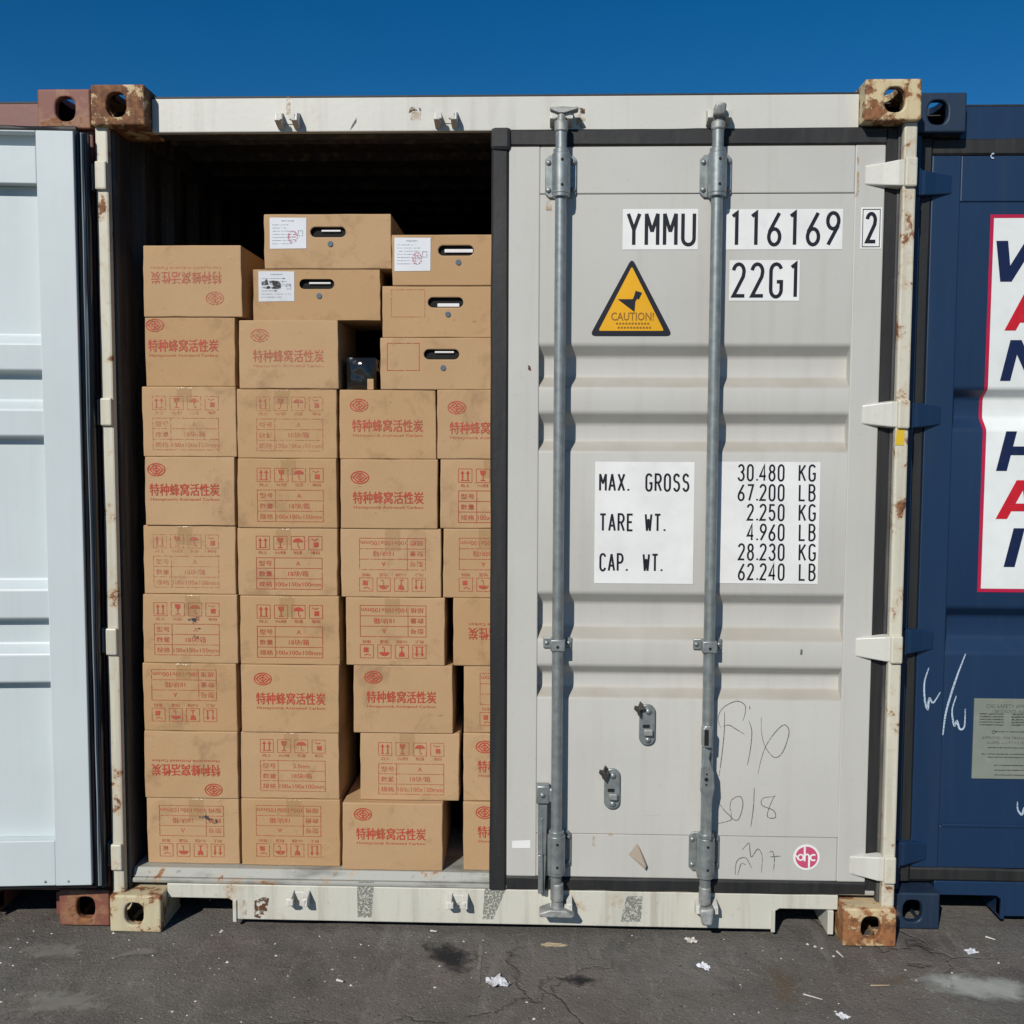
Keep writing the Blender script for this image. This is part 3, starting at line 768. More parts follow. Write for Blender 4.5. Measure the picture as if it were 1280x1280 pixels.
# caution triangle
def tri_round(cx, zb1, zt1, hw, r_):
    A = [(cx-hw, zb1), (cx+hw, zb1), (cx, zt1)]; out = []
    for i in range(3):
        p = Vector(A[i]); u = (Vector(A[i-1])-p).normalized(); v = (Vector(A[(i+1) % 3])-p).normalized()
        for k in range(6):
            t = k/5; out.append(tuple(p+u*r_*(1-t)**2+v*r_*t**2))
    return out
xa, zb1 = U(738,420,y); xb, _ = U(842,420,y); cx, zt1 = U(790,322,y)
MB().flat(tri_round(cx, zb1, zt1, (xb-xa)/2, .020), y).build('caution_sticker', BLACKL, RD)
cst = MB().flat(tri_round(cx, zb1+.0155, zt1-.026, (xb-xa)/2-.0265, .007), y-.0008).build('caution_sticker_face', YELLOW, RD)
mb = MB(); pq = lambda L: [U(*p, y) for p in L]
mb.flat(pq([(772,374),(793,390),(794.5,374.5),(791,374)][::1])[::1], y-.0016)
mb.flat(pq([(792,372),(798.5,374.5),(802.5,366),(794.5,363.5)]), y-.0016)
mb.flat(pq([(790,376),(795,376),(797,371),(793,369)]), y-.0016)
mb.build('caution_pictogram', BLACKL, RD)
mb = MB(); tt = text('CAUTION!', .034, .0004, width=.128, align='CENTER'); c_, d_ = U(790.5,400.5,y); mb.merge(tt, c_, y-.0016, d_)
for py in (404.5, 409.5):
    for k in range(11):
        a_, b_ = U(770+k*3.9+(py > 406)*2, py, y); mb.stroke([(a_,b_),(a_+.006,b_)], .005, y-.0016)
mb.build('caution_lettering', BROWNL, RD)
# round sticker
cx, cz = U(1008,1071.5,YF); yy = YF-.0004
MB().disc(cx, cz, .041, .041, yy).build('round_sticker', WHITE, RD)
MB().disc(cx, cz, .034, .034, yy-.0008).build('round_sticker_disc', PINK, RD)
mb = MB(); Y2 = yy-.0016
mb.stroke([(cx-.006,cz+.033),(cx-.006,cz-.012)], .006, Y2); mb.stroke([(cx+.008,cz+.004),(cx+.008,cz-.033)], .006, Y2)
mb.stroke([(cx-.006,cz+.002)]+arc(cx+.001-.0, cz+.002, .007, .008, 180, 0, 6), .005, Y2)
mb.stroke(arc(cx-.018,cz,.008,.009,0,360,14)[:-1], .0045, Y2, True); mb.stroke([(cx-.033,cz+.007),(cx-.024,cz-.008)], .0045, Y2)
mb.stroke(arc(cx+.021,cz,.009,.009,50,310,12), .005, Y2)
mb.build('round_sticker_lettering', WHITE, RD)
# pen marks on the door
def smooth_px(pts, n=5):
    P = [Vector(p) for p in pts]; out = []
    for i in range(len(P)-1):
        p0 = P[max(i-1,0)]; p1 = P[i]; p2 = P[i+1]; p3 = P[min(i+2, len(P)-1)]
        for k in range(n):
            t = k/n; out.append(.5*((2*p1)+(-p0+p2)*t+(2*p0-5*p1+4*p2-p3)*t*t+(-p0+3*p1-3*p2+p3)*t**3))
    out.append(P[-1]); return out
def scribble(strokes, y, wd, mat, parent, name):
    mb = MB()
    for st in strokes: mb.stroke([U(p[0], p[1], y) for p in smooth_px(st)], wd, y, taper=True)
    return mb.build(name, mat, parent)
f1 = lambda L: [(870+p[0]*150/1280, 860+p[1]*150/1280) for p in L]
f2 = lambda L: [(840+p[0]*280/1280, 1000+p[1]*280/1280) for p in L]
scribble([f1([(265,430),(235,320),(290,210),(430,140),(520,180),(525,260),(500,350)]), f1([(305,255),(300,480),(270,760),(245,940)]),
          f1([(290,410),(350,395),(430,440),(520,495)]), f1([(572,190),(574,230)]), f1([(562,350),(595,460),(580,650),(548,820)]),
          f1([(695,310),(700,480),(740,630),(835,740),(920,690),(985,520),(985,430),(930,395),(830,490),(740,630),(690,780),(660,920)]),
          f2([(262,10),(300,60),(340,110),(262,135)]), f2([(330,60),(340,0),(390,-20),(405,30),(380,110),(345,105),(335,50)]),
          f2([(470,-70),(465,40),(450,155)]), f2([(590,-20),(520,-10),(515,30),(580,60),(590,100),(545,95),(560,30),(590,-30)]),
          ], PF-.0012, .0026, PEN, RD, 'pen_scribble')
scribble([
          f2([(360,430),(370,350),(420,330),(455,390)]), f2([(375,430),(395,365),(420,370)]), f2([(400,285),(440,245),(445,290),(455,325),(490,280),(515,320),(510,415)]),
          f2([(555,300),(575,295),(585,340),(580,400)]), f2([(560,325),(620,320)])], YF-.0006, .0026, PEN, RD, 'pen_scribble')
# scraps of old adhesive tape
for pl, yy in (([(640,1060),(663,1060),(663,1050),(640,1051)], YF-.0008),):
    MB().flat([U(*p, yy) for p in pl], yy).build('tape_remnant', WHITE, RD)
# rust and wear on the frame
def stain(pxl, y, mat, parent, name):
    MB().flat([U(*p, y) for p in pxl], y).build(name, mat, parent)
stain([(511,141),(512,135),(517,133),(527,135),(526,139),(516,138)], .0535, RUSTD, hd, 'rust_stain')
stain([(719,139),(720,133),(731,136),(731,142),(725,141)], .0535, RUSTD, hd, 'rust_stain')
stain([(720,160),(721,141),(732,142),(733,160)], .0538, RUSTW, hd, 'rust_stain')
stain([(357,150),(358,121),(363,121),(363,150)], .0538, RUSTW, hd, 'rust_stain')
stain([(513,150),(514,139),(526,140),(526,150)], .0538, RUSTW, hd, 'rust_stain')
for pl, mt in (([(760,1044.5),(766,1044.5),(765,1041),(761,1041)], RUSTW), ([(875,1047),(880,1047),(880,1041),(875,1041)], RUSTD),
               ([(1071,243),(1074,243),(1074,190),(1071,190)], RUSTW), ([(1066,246),(1073,246),(1073,240),(1066,240)], RUSTW), ([(660,462),(664,464),(663,458),(660,456)], RUSTD),
               ([(740,1058),(744,1058),(744,1044),(741,1044)], RUSTW), ([(1000,818),(1003,818),(1003,812),(1001,811)], PEN), ([(682,262),(689,262),(688,244),(683,244)], RUSTW)):
    stain(pl, YF-.0006, mt, RD, 'rust_stain')
stain([(437,163),(439,158),(446,146),(445,153)], .0535, PEN, hd, 'scrape_mark')
for pl in ([(446,1102),(467,1102),(464,1147),(447,1147)], [(606,1108),(632,1112),(616,1149),(603,1149)], [(783,1120),(803,1120),(801,1152),(776,1152)]):
    stain(pl[::-1], .0535, STENCIL, si, 'worn_stencil')
stain([(336,1123),(333,1140),(325,1148),(318,1146),(318,1126),(330,1121)], .0535, RUSTD, si, 'rust_stain')
stain([(303,1125),(308,1125),(308,1145),(303,1145)][::-1], .0537, RUSTW, si, 'rust_stain')
MB().flat([U(*p, .0185) for p in ((1119,556),(1130,557),(1131,535),(1126,530),(1121,536))], .0185).build('paint_dab', YELP, WC)

# ------------------------------------------------------------------ the open door, swung right round; its inner face looks out
LD = bpy.data.objects.new('door', None); COL.objects.link(LD); LD.parent = WC
LD['label'] = 'open door leaf showing its pale blue grey inner face'
LD.location = (U(102,600,-.045)[0], -.045, 0); LD.rotation_euler = (0, 0, R(5))
zt, zb = 2.443, .170; Wd = 1.135
mb = MB(); mb.box(-.108, 0, 0, .055, zb, zt); mb.box(-Wd, -Wd+.108, 0, .055, zb, zt)
mb.box(-Wd+.108, -.108, 0, .055, 2.4375, zt-.0005); mb.box(-Wd+.108, -.108, .001, .055, 2.290, 2.398)
mb.box(-Wd+.108, -.108, .001, .055, zb+.0005, .312)
mb.build('door_frame', INDOOR, LD, .004)
MB().box(-Wd+.108, -.108, .040, .0545, 2.3985, 2.437).build('channel_back', INDOOR, LD)
GI = [(1.850,1.838,1.745,1.741),(1.655,1.643,1.550,1.546),(1.115,1.100,1.000,.996),(.918,.903,.804,.800)]
P = [(.040, 2.2895)]
for t0, t1, b0, b1 in GI: P += [(.040,t0),(.004,t1-.012),(.004,b0),(.040,b1-.004)]
P.append((.040,.3125))
mb = MB(); extrude_profile(mb, P, -Wd+.108, -.108)
pn = mb.build('corrugated_panel', INDOOR, LD)
bv = pn.modifiers.new('bevel', 'BEVEL'); bv.width = .006; bv.segments = 3; bv.limit_method = 'ANGLE'; bv.angle_limit = R(20)
mb = MB()   # outer skin of that leaf, towards the neighbour
extrude_profile(mb, [(.0545, zt), (.0545, zb)], -Wd, 0); mb.build('outer_skin', DOORP, LD)
for z in (.208, .214): pass
mb = MB()
for xx in (-.07, -.14, -.4, -.7): mb.dome((xx, -.0005, .184), .004, .003, 8)
mb.build('rivet', CASTST, LD)
for nm, mat, bx in (('gasket', RUBBER2, (.001, .010, .012, .050, zb-.016, zt+.004)), ('gasket', SEALSTRIP, (.0105, .021, .018, .040, zb-.012, zt+.002)),
                    ('gasket', RUBBER2, (.0215, .030, .024, .060, zb-.020, zt+.004)), ('gasket', RUBBER, (-Wd, .0, .014, .050, zb-.018, zb-.001)),
                    ('gasket', RUBBER, (-Wd, .0, .020, .050, zt+.001, zt+.020)), ('gasket', RUBBER, (-Wd-.03, -Wd-.001, .010, .050, zb-.018, zt+.018))):
    mb = MB()
    if bx[5]-bx[4] > 1: gasket_bar(mb, bx[0], bx[1], bx[2], bx[3], bx[4], bx[5], True)
    else: gasket_bar(mb, bx[0], bx[1], bx[2], bx[3], bx[4], bx[5], False)
    mb.build(nm, mat, LD, smooth=50)
for xx in (-.45, -.95): MB().cyl((xx,.085,.12), (xx,.085,2.48), .0172, n=16).build('locking_rod', GALV, LD, smooth=40)
for zc in (2.33, 1.625, .918, .235):
    MB().hexa([(-.05,.050,zc-.027),(.030,.075,zc-.040),(.030,.120,zc-.040),(-.05,.062,zc-.027),(-.05,.050,zc+.027),(.030,.075,zc+.040),(.030,.120,zc+.040),(-.05,.062,zc+.027)]).build('hinge', CREAM, LD, .004)

# ------------------------------------------------------------------ blue container
BX, BY = 2.452, .12
BC = root('shipping_container', 'navy blue shipping container with a white lettered panel and chalk marks', 'container', (BX,BY,0), 'containers in a row')
shell(BC, BLUE, (BLUEC, BLUEC), (BLUEC, BLUEC), INSIDE_SHADE, BLUE)
header(BC, BLUE); sill(BC, BLUE, px0=-.845, px1=.862)
def UB(px, py, yl):   # photo measurement to the blue container's own frame
    x, z = U(px, py, BY+yl); return x-BX, z
bz = lambda py: UB(1230, py, .05)[1]
BG = [(bz(486),bz(497),bz(522),bz(537)), (bz(760),bz(772),bz(799),bz(817))]
BD = closed_door(BC, -.023, -1.136, BLUE, BG, .05)
BD2 = closed_door(BC, .023, 1.136, BLUE, BG, .05)
for dd, xs in ((BD, (-.637,-.178)), (BD2, (.178,.637))):
    for x in xs:
        rod(dd, x, .004, .05); bracket(dd, x, 2.328, .062, .004, .05); bracket(dd, x, .272, .062, .004, .05)
        mb = MB(); mb.prism([(x-.03,2.505),(x+.03,2.495),(x+.045,2.515),(x-.03,2.518)], -.02, .034); mb.cyl((x,.004,2.47),(x,.004,2.51),.016,n=12); mb.build('cam', CASTST, dd, .003)
def bevp(o):
    bv = o.modifiers.new('bevel', 'BEVEL'); bv.width = .009; bv.segments = 3; bv.limit_method = 'ANGLE'; bv.angle_limit = R(20)
    for p in o.data.polygons: p.use_smooth = True
    o.data.set_sharp_from_angle(angle=R(60))
# white panel painted across the corrugation, red edge, italic letters
BP = groove_profile(2.2775, .3215, BG, .0525, .036)
xl = UB(1238,280,.05)[0]; zt = UB(1240,268,.05)[1]; zb = UB(1220,740,.05)[1]; xr = xl+.34; e = .011
mb = MB(); extrude_profile(mb, clip_profile(BP, zt-e, zb+e), xl+e, xr-e, .0012); wp = mb.build('painted_panel', PANELW, BD); bevp(wp)
mb = MB(); extrude_profile(mb, clip_profile(BP, zt, zb), xl, xl+e-.0002, .0012); extrude_profile(mb, clip_profile(BP, zt, zb), xr-e+.0002, xr, .0012)
extrude_profile(mb, [(.0525,zt),(.0525,zt-e+.0002)], xl+e, xr-e, .0012); extrude_profile(mb, [(.0525,zb+e-.0002),(.0525,zb)], xl+e, xr-e, .0012)
bevp(mb.build('panel_border', PANELR, BD))
sh_ = lambda L: [(x+.22*z, z) for x, z in L]
BIG = {'H': [sh_([(0,0),(.27,0),(.27,1),(0,1)]), sh_([(.70,0),(.97,0),(.97,1),(.70,1)]), sh_([(.2,.40),(.8,.40),(.8,.62),(.2,.62)])],
       'I': [sh_([(0,0),(.28,0),(.28,1),(0,1)])],
       'N': [sh_([(0,0),(.25,0),(.25,1),(0,1)]), sh_([(.72,0),(.97,0),(.97,1),(.72,1)]), sh_([(.70,0),(.97,0),(.27,1),(0,1)])],
       'A': [[(0,0),(.29,0),(.80,1),(.50,1)], [(.80,0),(1.09,0),(.90,1),(.62,1)], [(.25,.20),(1.0,.20),(.98,.40),(.36,.40)]],
       'W': [[(.13,0),(.41,0),(.29,1),(0,1)], [(.13,0),(.41,0),(1.0,1),(.72,1)], [(.80,0),(1.08,0),(1.0,1),(.72,1)], [(.80,0),(1.06,0),(1.68,1),(1.40,1)]]}
for ch, py0, py1, left_px, mat in (('W',301,352,1245.5,LETB),('A',364,413,1255.5,LETR),('N',425,476,1250,LETB),('H',539,588.5,1245,LETB),('A',600,648.5,1244.5,LETR),('I',660,708.5,1254.5,LETB)):
    z1 = bz(py0); z0 = bz(py1); h = z1-z0; sz = h/.70
    a_ = UB(left_px, py1, .05)[0] if ch != 'W' else UB(left_px, py0, .05)[0]
    mb = MB()
    for poly in BIG[ch]:
        mb.flat([(a_+h*p[0], z0+h*p[1]) for p in poly], .0525-.0022)
    mb.build('painted_letter', mat, BD)
# data plate
xa, z1 = UB(1218,873,.05); z0 = UB(1218,973,.05)[1]
MB().box(xa, xa+.235, .0485, .0535, z0, z1).build('data_plate', PLATE, BD, .001)
mb = MB(); yy = .0478
for i, (t, sz, px, py) in enumerate((('CSC SAFETY APPROVAL', .0165, 1232, 883), ('CERTIFICATE NO.', .013, 1240, 889), ('APPROVED FOR TRANSPORT', .0125, 1227, 922), ('UNDER CUSTOMS SEAL', .0125, 1233, 928))):
    a_, b_ = UB(px, py+1.5, .05); mb.merge(text(t, sz), a_, yy, b_)
for k in range(5):
    a_, b_ = UB(1224, 892+k*3.4, .05); mb.stroke([(a_,b_),(a_+.075,b_)], .0035, yy); mb.stroke([(a_+.10,b_),(a_+.20,b_)], .0045, yy)
for py in (914, 934, 942, 946, 956, 962, 968):
    a_, b_ = UB(1226, py, .05); mb.stroke([(a_+.02*(py % 3),b_),(a_+.17,b_)], .003, yy)
a_, b_ = UB(1242,915,.05); mb.stroke(arc(a_,b_,.006,.005,0,360,10)[:-1], .002, yy, True)
mb.build('plate_lettering', PLATEL, BD)
f3 = lambda L: [(1000+p[0]*280/1280, 700+p[1]*280/1280) for p in L]
def scribB(strokes, wd, mat, name):
    mb = MB()
    for st in strokes: mb.stroke([UB(p[0], p[1], .05) for p in smooth_px(st)], wd, .0482, taper=True)
    return mb.build(name, mat, BD)
scribB([f3([(735,615),(710,700),(712,800),(728,850),(738,790),(760,815),(800,755)]), f3([(945,535),(890,680),(835,860),(815,1000)]),
        f3([(892,775),(868,860),(880,945),(895,920),(912,965),(938,950),(943,850)]),
        ], .0065, CHALK, 'chalk_mark')
scribB([[(1271.5,1002),(1272,1012),(1277,1018),(1280,1010),(1283,1016),(1288,1003)]], .0065, CHALK, 'chalk_mark')
mb = MB(); a_, b_ = UB(1241,195,.05); mb.stroke(arc(a_,b_,.006,.007,60,300,8), .004, .0478); mb.build('chalk_mark', CHALK, BD)
mb = MB(); a_, b_ = UB(1178,1031,.05); a2, b2 = UB(1300,1037,.05); mb.box(a_, a_+.75, .047, .056, b_-.006, b_+.004); mb.build('weld_ridge', BLUE, BD, .002)

# ------------------------------------------------------------------ red container
RX, RY = -2.454, .036
RC = root('shipping_container', 'maroon shipping container mostly hidden behind the swung open door', 'container', (RX,RY,0), 'containers in a row')
shell(RC, REDP, (REDC, REDC), (REDC, REDC), INSIDE_SHADE, REDP)
header(RC, REDP); sill(RC, REDP, px0=-.845, px1=.835)
for xm, xh in ((-.023,-1.136),(.023,1.136)): closed_door(RC, xm, xh, REDP, GROOVES, .058)

# ------------------------------------------------------------------ cartons
YC = .098
def carton_body(x0, x1, y0, y1, z0, z1, rnd, slot=None):
    bm = bmesh.new(); ring = []; n = 6
    cor = [(x0,z0),(x1,z0),(x1,z1),(x0,z1)]
    jit = [(rnd.uniform(-.0016,.0016), 0) for _ in range(4)]
    for i in range(4):
        p, q_ = cor[i], cor[(i+1) % 4]; jp, jq = jit[i], jit[(i+1) % 4]
        for k in range(n):
            t = k/n; bow = .0014*math.sin(math.pi*t)*rnd.uniform(-1, 1)
            x = p[0]+(q_[0]-p[0])*t+jp[0]*(1-t)+jq[0]*t; z = p[1]+(q_[1]-p[1])*t
            if i % 2: x += bow
            else: z += min(0, bow) if i == 2 else max(0, bow)
            ring.append((x, z))
    fr = [bm.verts.new((x, y0+(.0016 if (k % n) == 0 else 0), z)) for k, (x, z) in enumerate(ring)]
    bk = [bm.verts.new((x, y1, z)) for x, z in ring]; N = len(ring)
    for i in range(N): bm.faces.new((fr[(i+1) % N], fr[i], bk[i], bk[(i+1) % N]))
    bm.faces.new(bk[::-1])
    if not slot: bm.faces.new(fr)
    else:
        cx, cz, hw, hh = slot; inn = []
        for sx, a0 in ((1, -90), (-1, 90)):
            for k in range(9):
                a_ = R(a0+180*k/8); inn.append((cx+sx*(hw-hh)+hh*math.cos(a_), cz+hh*math.sin(a_)))
        iv = [bm.verts.new((x, y0, z)) for x, z in inn]; M_ = len(iv)
        es = [bm.edges.get((fr[i], fr[(i+1) % N])) for i in range(N)]+[bm.edges.new((iv[i], iv[(i+1) % M_])) for i in range(M_)]
        bmesh.ops.triangle_fill(bm, edges=es, use_beauty=True, normal=(0,-1,0))
        ib = [bm.verts.new((v.co.x, y0+.006, v.co.z)) for v in iv]
        for i in range(M_): bm.faces.new((iv[i], iv[(i+1) % M_], ib[(i+1) % M_], ib[i]))
    bmesh.ops.recalc_face_normals(bm, faces=bm.faces)
    me = bpy.data.meshes.new('body'); bm.to_mesh(me); bm.free(); me.materials.append(CARD); return me
def rot_pts(mb_, ang, cx, cy, o):
    pass

# print A: oval emblem, seven characters and the small line below; origin at the left end of the characters
K = .00247
def print_title():
    mb = MB(); t = text('特种蜂窝活性炭', .030, 0, width=89*K)
    zs = [p[2] for p in t.v]; h = max(zs)-min(zs); k = 15.5*K/h
    for q_ in (0, 1): mb.add([(p[0]+q_*.0014, -q_*.0001, (p[2]-min(zs))*k-7.7*K+q_*.0006) for p in t.v], t.f)
    t = text('Honeycomb Activated Carbon', .012, 0, width=88*K); mb.merge(t, 1*K, 0, -13.6*K)
    cx, cz = 9*K, 25.5*K
    mb.stroke(arc(cx,cz,11*K,7.6*K,0,360,36)[:-1], .0036, 0, True)
    mb.stroke([(cx-8.6*K,cz),(cx-3*K,cz+5*K),(cx+3*K,cz+5*K),(cx+8.6*K,cz),(cx+3*K,cz-5*K),(cx-3*K,cz-5*K)], .0040, 0, True)
    mb.stroke([(cx-4.5*K,cz),(cx,cz+3*K),(cx+4.5*K,cz),(cx,cz-3*K)], .0034, 0, True)
    mb.stroke([(cx,cz+4.5*K),(cx,cz-4.5*K)], .0034, 0)
    return mb
# print B: four handling symbols over a three-line table; origin at its top left corner
def print_table(val='A'):
    mb = MB(); lw = .0016; Wt = 84*K
    for i in range(4):
        xa = i*22.4*K; xb = xa+17*K; zt, zb = 0, -17*K; cx = (xa+xb)/2; zc = (zt+zb)/2
        mb.stroke([(xa,zt),(xb,zt),(xb,zb),(xa,zb)], lw, 0, True)
        mb.merge(text(('向上','小心轻放','怕湿','堆码')[i], .011, width=(14 if i == 1 else 11)*K, align='CENTER'), cx, 0, -22.6*K)
        if i == 0:
            for s in (-1, 1):
                x = cx+s*3.4*K; mb.stroke([(x,zb+3*K),(x,zt-5*K)], .0042, 0); mb.flat([(x-2.6*K,zt-6*K),(x+2.6*K,zt-6*K),(x,zt-2*K)], 0)
            mb.stroke([(xa+3*K,zb+2.4*K),(xb-3*K,zb+2.4*K)], .0022, 0)
        if i == 1:
            mb.flat([(cx-4*K,zt-2*K),(cx-3*K,zt-7*K),(cx,zt-9*K),(cx+3*K,zt-7*K),(cx+4*K,zt-2*K)][::1], 0)
            mb.stroke([(cx,zt-8*K),(cx,zb+3*K)], .0032, 0); mb.stroke([(cx-3*K,zb+2.6*K),(cx+3*K,zb+2.6*K)], .003, 0)
        if i == 2:
            mb.flat([(cx-6.5*K,zc+1*K)]+[(cx+6.5*K,zc+1*K)]+arc(cx,zc+1*K,6.5*K,5*K,0,180,8)[1:-1], 0)
            mb.stroke([(cx,zc+1*K),(cx,zb+4*K),(cx+1.5*K,zb+2.5*K),(cx+2.6*K,zb+4*K)], .0024, 0)
        if i == 3:
            mb.flat([(cx-2*K,zc-5*K),(cx+4*K,zc-5*K),(cx+4*K,zc+1*K),(cx-2*K,zc+1*K)], 0)
            mb.stroke([(cx-5*K,zt-3*K),(cx-1*K,zt-5*K),(cx+3*K,zt-3.5*K)], .0026, 0)
    z0, z1 = -27.5*K, -67.5*K; rh = (z0-z1)/3
    mb.stroke([(0,z0),(Wt,z0),(Wt,z1),(0,z1)], lw, 0, True)
    for k in (1, 2): mb.stroke([(0,z0-k*rh),(Wt,z0-k*rh)], lw*.9, 0)
    mb.stroke([(23*K,z0),(23*K,z1)], lw*.9, 0)
    for k, (a_, b_, wd) in enumerate((('型号', val, None), ('数量', '18块/箱', 26*K), ('规格', '100x100x100mm', 58*K))):
        zb = z0-(k+1)*rh+3.4*K
        mb.merge(text(a_, .018, 0, width=17*K, align='CENTER'), 11.5*K, 0, zb)
        mb.merge(text(b_, .020, 0, width=wd, align='CENTER'), 53.5*K, 0, zb)
    return mb
PT, PB, PB2 = print_title(), print_table('A'), print_table('5.0mm')
INK = {2: REDINK, 1: REDINK2, 0: REDINK3}
def flipped(mb_):   # turned upside down about its own origin
    o = MB(); o.v = [(-p[0], p[1], -p[2]) for p in mb_.v]; o.f = list(mb_.f); return o
MESH = {}
def print_mesh(kind, flip, ink):
    k = (kind, flip, ink)
    if k not in MESH:
        src = {'L': PT, 'T': PB, 'V': PB2}[kind]; MESH[k] = (flipped(src) if flip else src).mesh('print', INK[ink])
    return MESH[k]

# per stack, from the floor up: left px, right px, top px, kind, upside down, print px (left, y), ink strength, extra depth
C1 = [(184,299,998,'T',1,(199,1007),1,.004),(181,297,914,'L',1,(189,962),2,0),(179,296,829,'T',1,(189,837),1,0),(179,297,743,'T',0,(192,753),1,0),
      (180,295,657,'T',0,(191,668),0,.006),(181,293,571,'L',0,(187,612),2,0),(178,295,483,'T',0,(190,495),0,.004),(182,294,396,'L',0,(185,432),1,.008),(179,302,306,'L',1,(188,347),0,.004)]
C2 = [(302,425,999,'T',1,(320,1007),1,0),(301,424,916,'V',0,(325,924),1,.004),(301,424,831,'L',0,(320,873),2,0),(300,424,745,'T',0,(321,756),2,0),
      (297,422,660,'T',0,(320,670),2,.004),(297,421,573,'T',0,(321,585),1,0),(296,421,486,'T',0,(320,496),0,.004),(299,423,400,'L',0,(316,445),0,0)]
C3 = [(428,553,1001,'L',0,(445,1042),2,-.022),(450,574,917,'T',0,(473,928),1,.006),(442,566,832,'L',0,(458,871),2,.002),(432,556,747,'T',1,(450,757),2,0),
      (426,551,661,'T',1,(449,673),1,.004),(425,547,574,'L',0,(441,622),2,0),(424,545,487,'L',0,(440,532),1,.004)]
C4 = [(579,702,1002,'L',0,(597,1040),2,-.01),(579,702,917,'L',0,(597,958),2,0),(579,702,833,'T',1,(600,842),1,.004),(566,688,748,'L',1,(585,792),2,0),
      (554,676,661,'T',1,(574,673),1,.004),(550,672,574,'T',0,(573,586),2,.003),(546.5,668,487,'L',0,(562,535),1,0)]
FLOORPX = 1083
ORD = ['bottom', 'second', 'third', 'fourth', 'fifth', 'sixth', 'seventh', 'eighth', 'ninth']
STK = ['the stack along the bare side wall', 'the second stack from that side wall', 'the third stack from the side wall', 'the stack cut off by the closed door']
STK = ['stack touching the side wall', 'second stack from the side wall', 'third stack from the side wall', 'stack running behind the closed door']
GRP = 'cartons stacked inside the open container'
tops = {}
FZ = U(400,1083,YC)[1]
for ci, colm in enumerate((C1, C2, C3, C4)):
    zprev = FZ
    for ri, (pl, pr, pt, kind, flip, pp, ink, dy) in enumerate(colm):
        rnd = random.Random(ci*50+ri)
        yf = YC+dy; pym = pt+42
        x0 = U(pl, pym, yf)[0]; x1 = U(pr, pym, yf)[0]; z1 = U((pl+pr)/2, pt, YC)[1]; z0 = zprev; zprev = z1
        dep = .305
        pr_txt = {'L': 'upside-down red title' if flip else 'upright red title', 'T': 'upside-down symbol table' if flip else 'upright symbol table', 'V': 'upright symbol table'}[kind]
        lab = '%s carton in the %s, %s' % ('topmost' if ri == len(colm)-1 and ci < 2 else ORD[ri]+'-layer' if ri else 'bottom-layer', STK[ci], pr_txt)
        r_ = root('cardboard_box', lab, 'carton', ((x0+x1)/2, yf, z0), GRP)
        hx = (x1-x0)/2; h = z1-z0-.0004
        body = obj('body', carton_body(-hx, hx, 0, dep, 0, h, rnd), r_)
        b = body.modifiers.new('bevel', 'BEVEL'); b.width = .0032; b.segments = 2; b.limit_method = 'ANGLE'; b.angle_limit = R(40)
        yp = yf-.0009
        if kind == 'L':
            tx, tz = U(pp[0], pp[1], yp)
            if flip: tx += 90*K
        else:
            tx, tz = U(pp[0], pp[1], yp)
            if flip: tx += 84*K; tz -= 67*K
        p_ = obj('print', print_mesh(kind, flip, ink), r_); p_.location = (tx-(x0+x1)/2, -.0009, tz-z0)
        if kind != 'L':   # tape over the flap seam
            tl = rnd.uniform(.045, .075); tx0 = rnd.uniform(-.02, .012); mb = MB(); wv = .024
            rows = [(.10, h+.0006)]+[(.0050-.0063*math.sin(R(t)), h-.0056+.0062*math.cos(R(t))) for t in range(0, 91, 15)]+[(-.0013, h-.02), (-.0013, h-tl)]
            mb.add([q_ for yy, zz in rows for q_ in ((tx0-wv+rnd.uniform(-.001,.001), yy, zz), (tx0+wv+rnd.uniform(-.001,.001), yy, zz))], [(2*i+1, 2*i, 2*i+2, 2*i+3)[::-1] for i in range(len(rows)-1)])
            mb.build('packing_tape', TAPE, r_, smooth=60)
        if (ci, ri) in ((0,0),(0,3)):
            mb = MB()
            for k in range(9):
                cx, cz = U((256 if ri == 0 else 236)+rnd.uniform(-9,14), (1024 if ri == 0 else 782)+rnd.uniform(-4,5)*(1 if ri == 0 else 3), yp)
                mb.disc(cx-(x0+x1)/2, cz-z0, rnd.uniform(.003,.010), rnd.uniform(.002,.006), -.0016, 9)
            mb.build('ink_smudge', SMUDGE, r_)
    tops[ci] = zprev
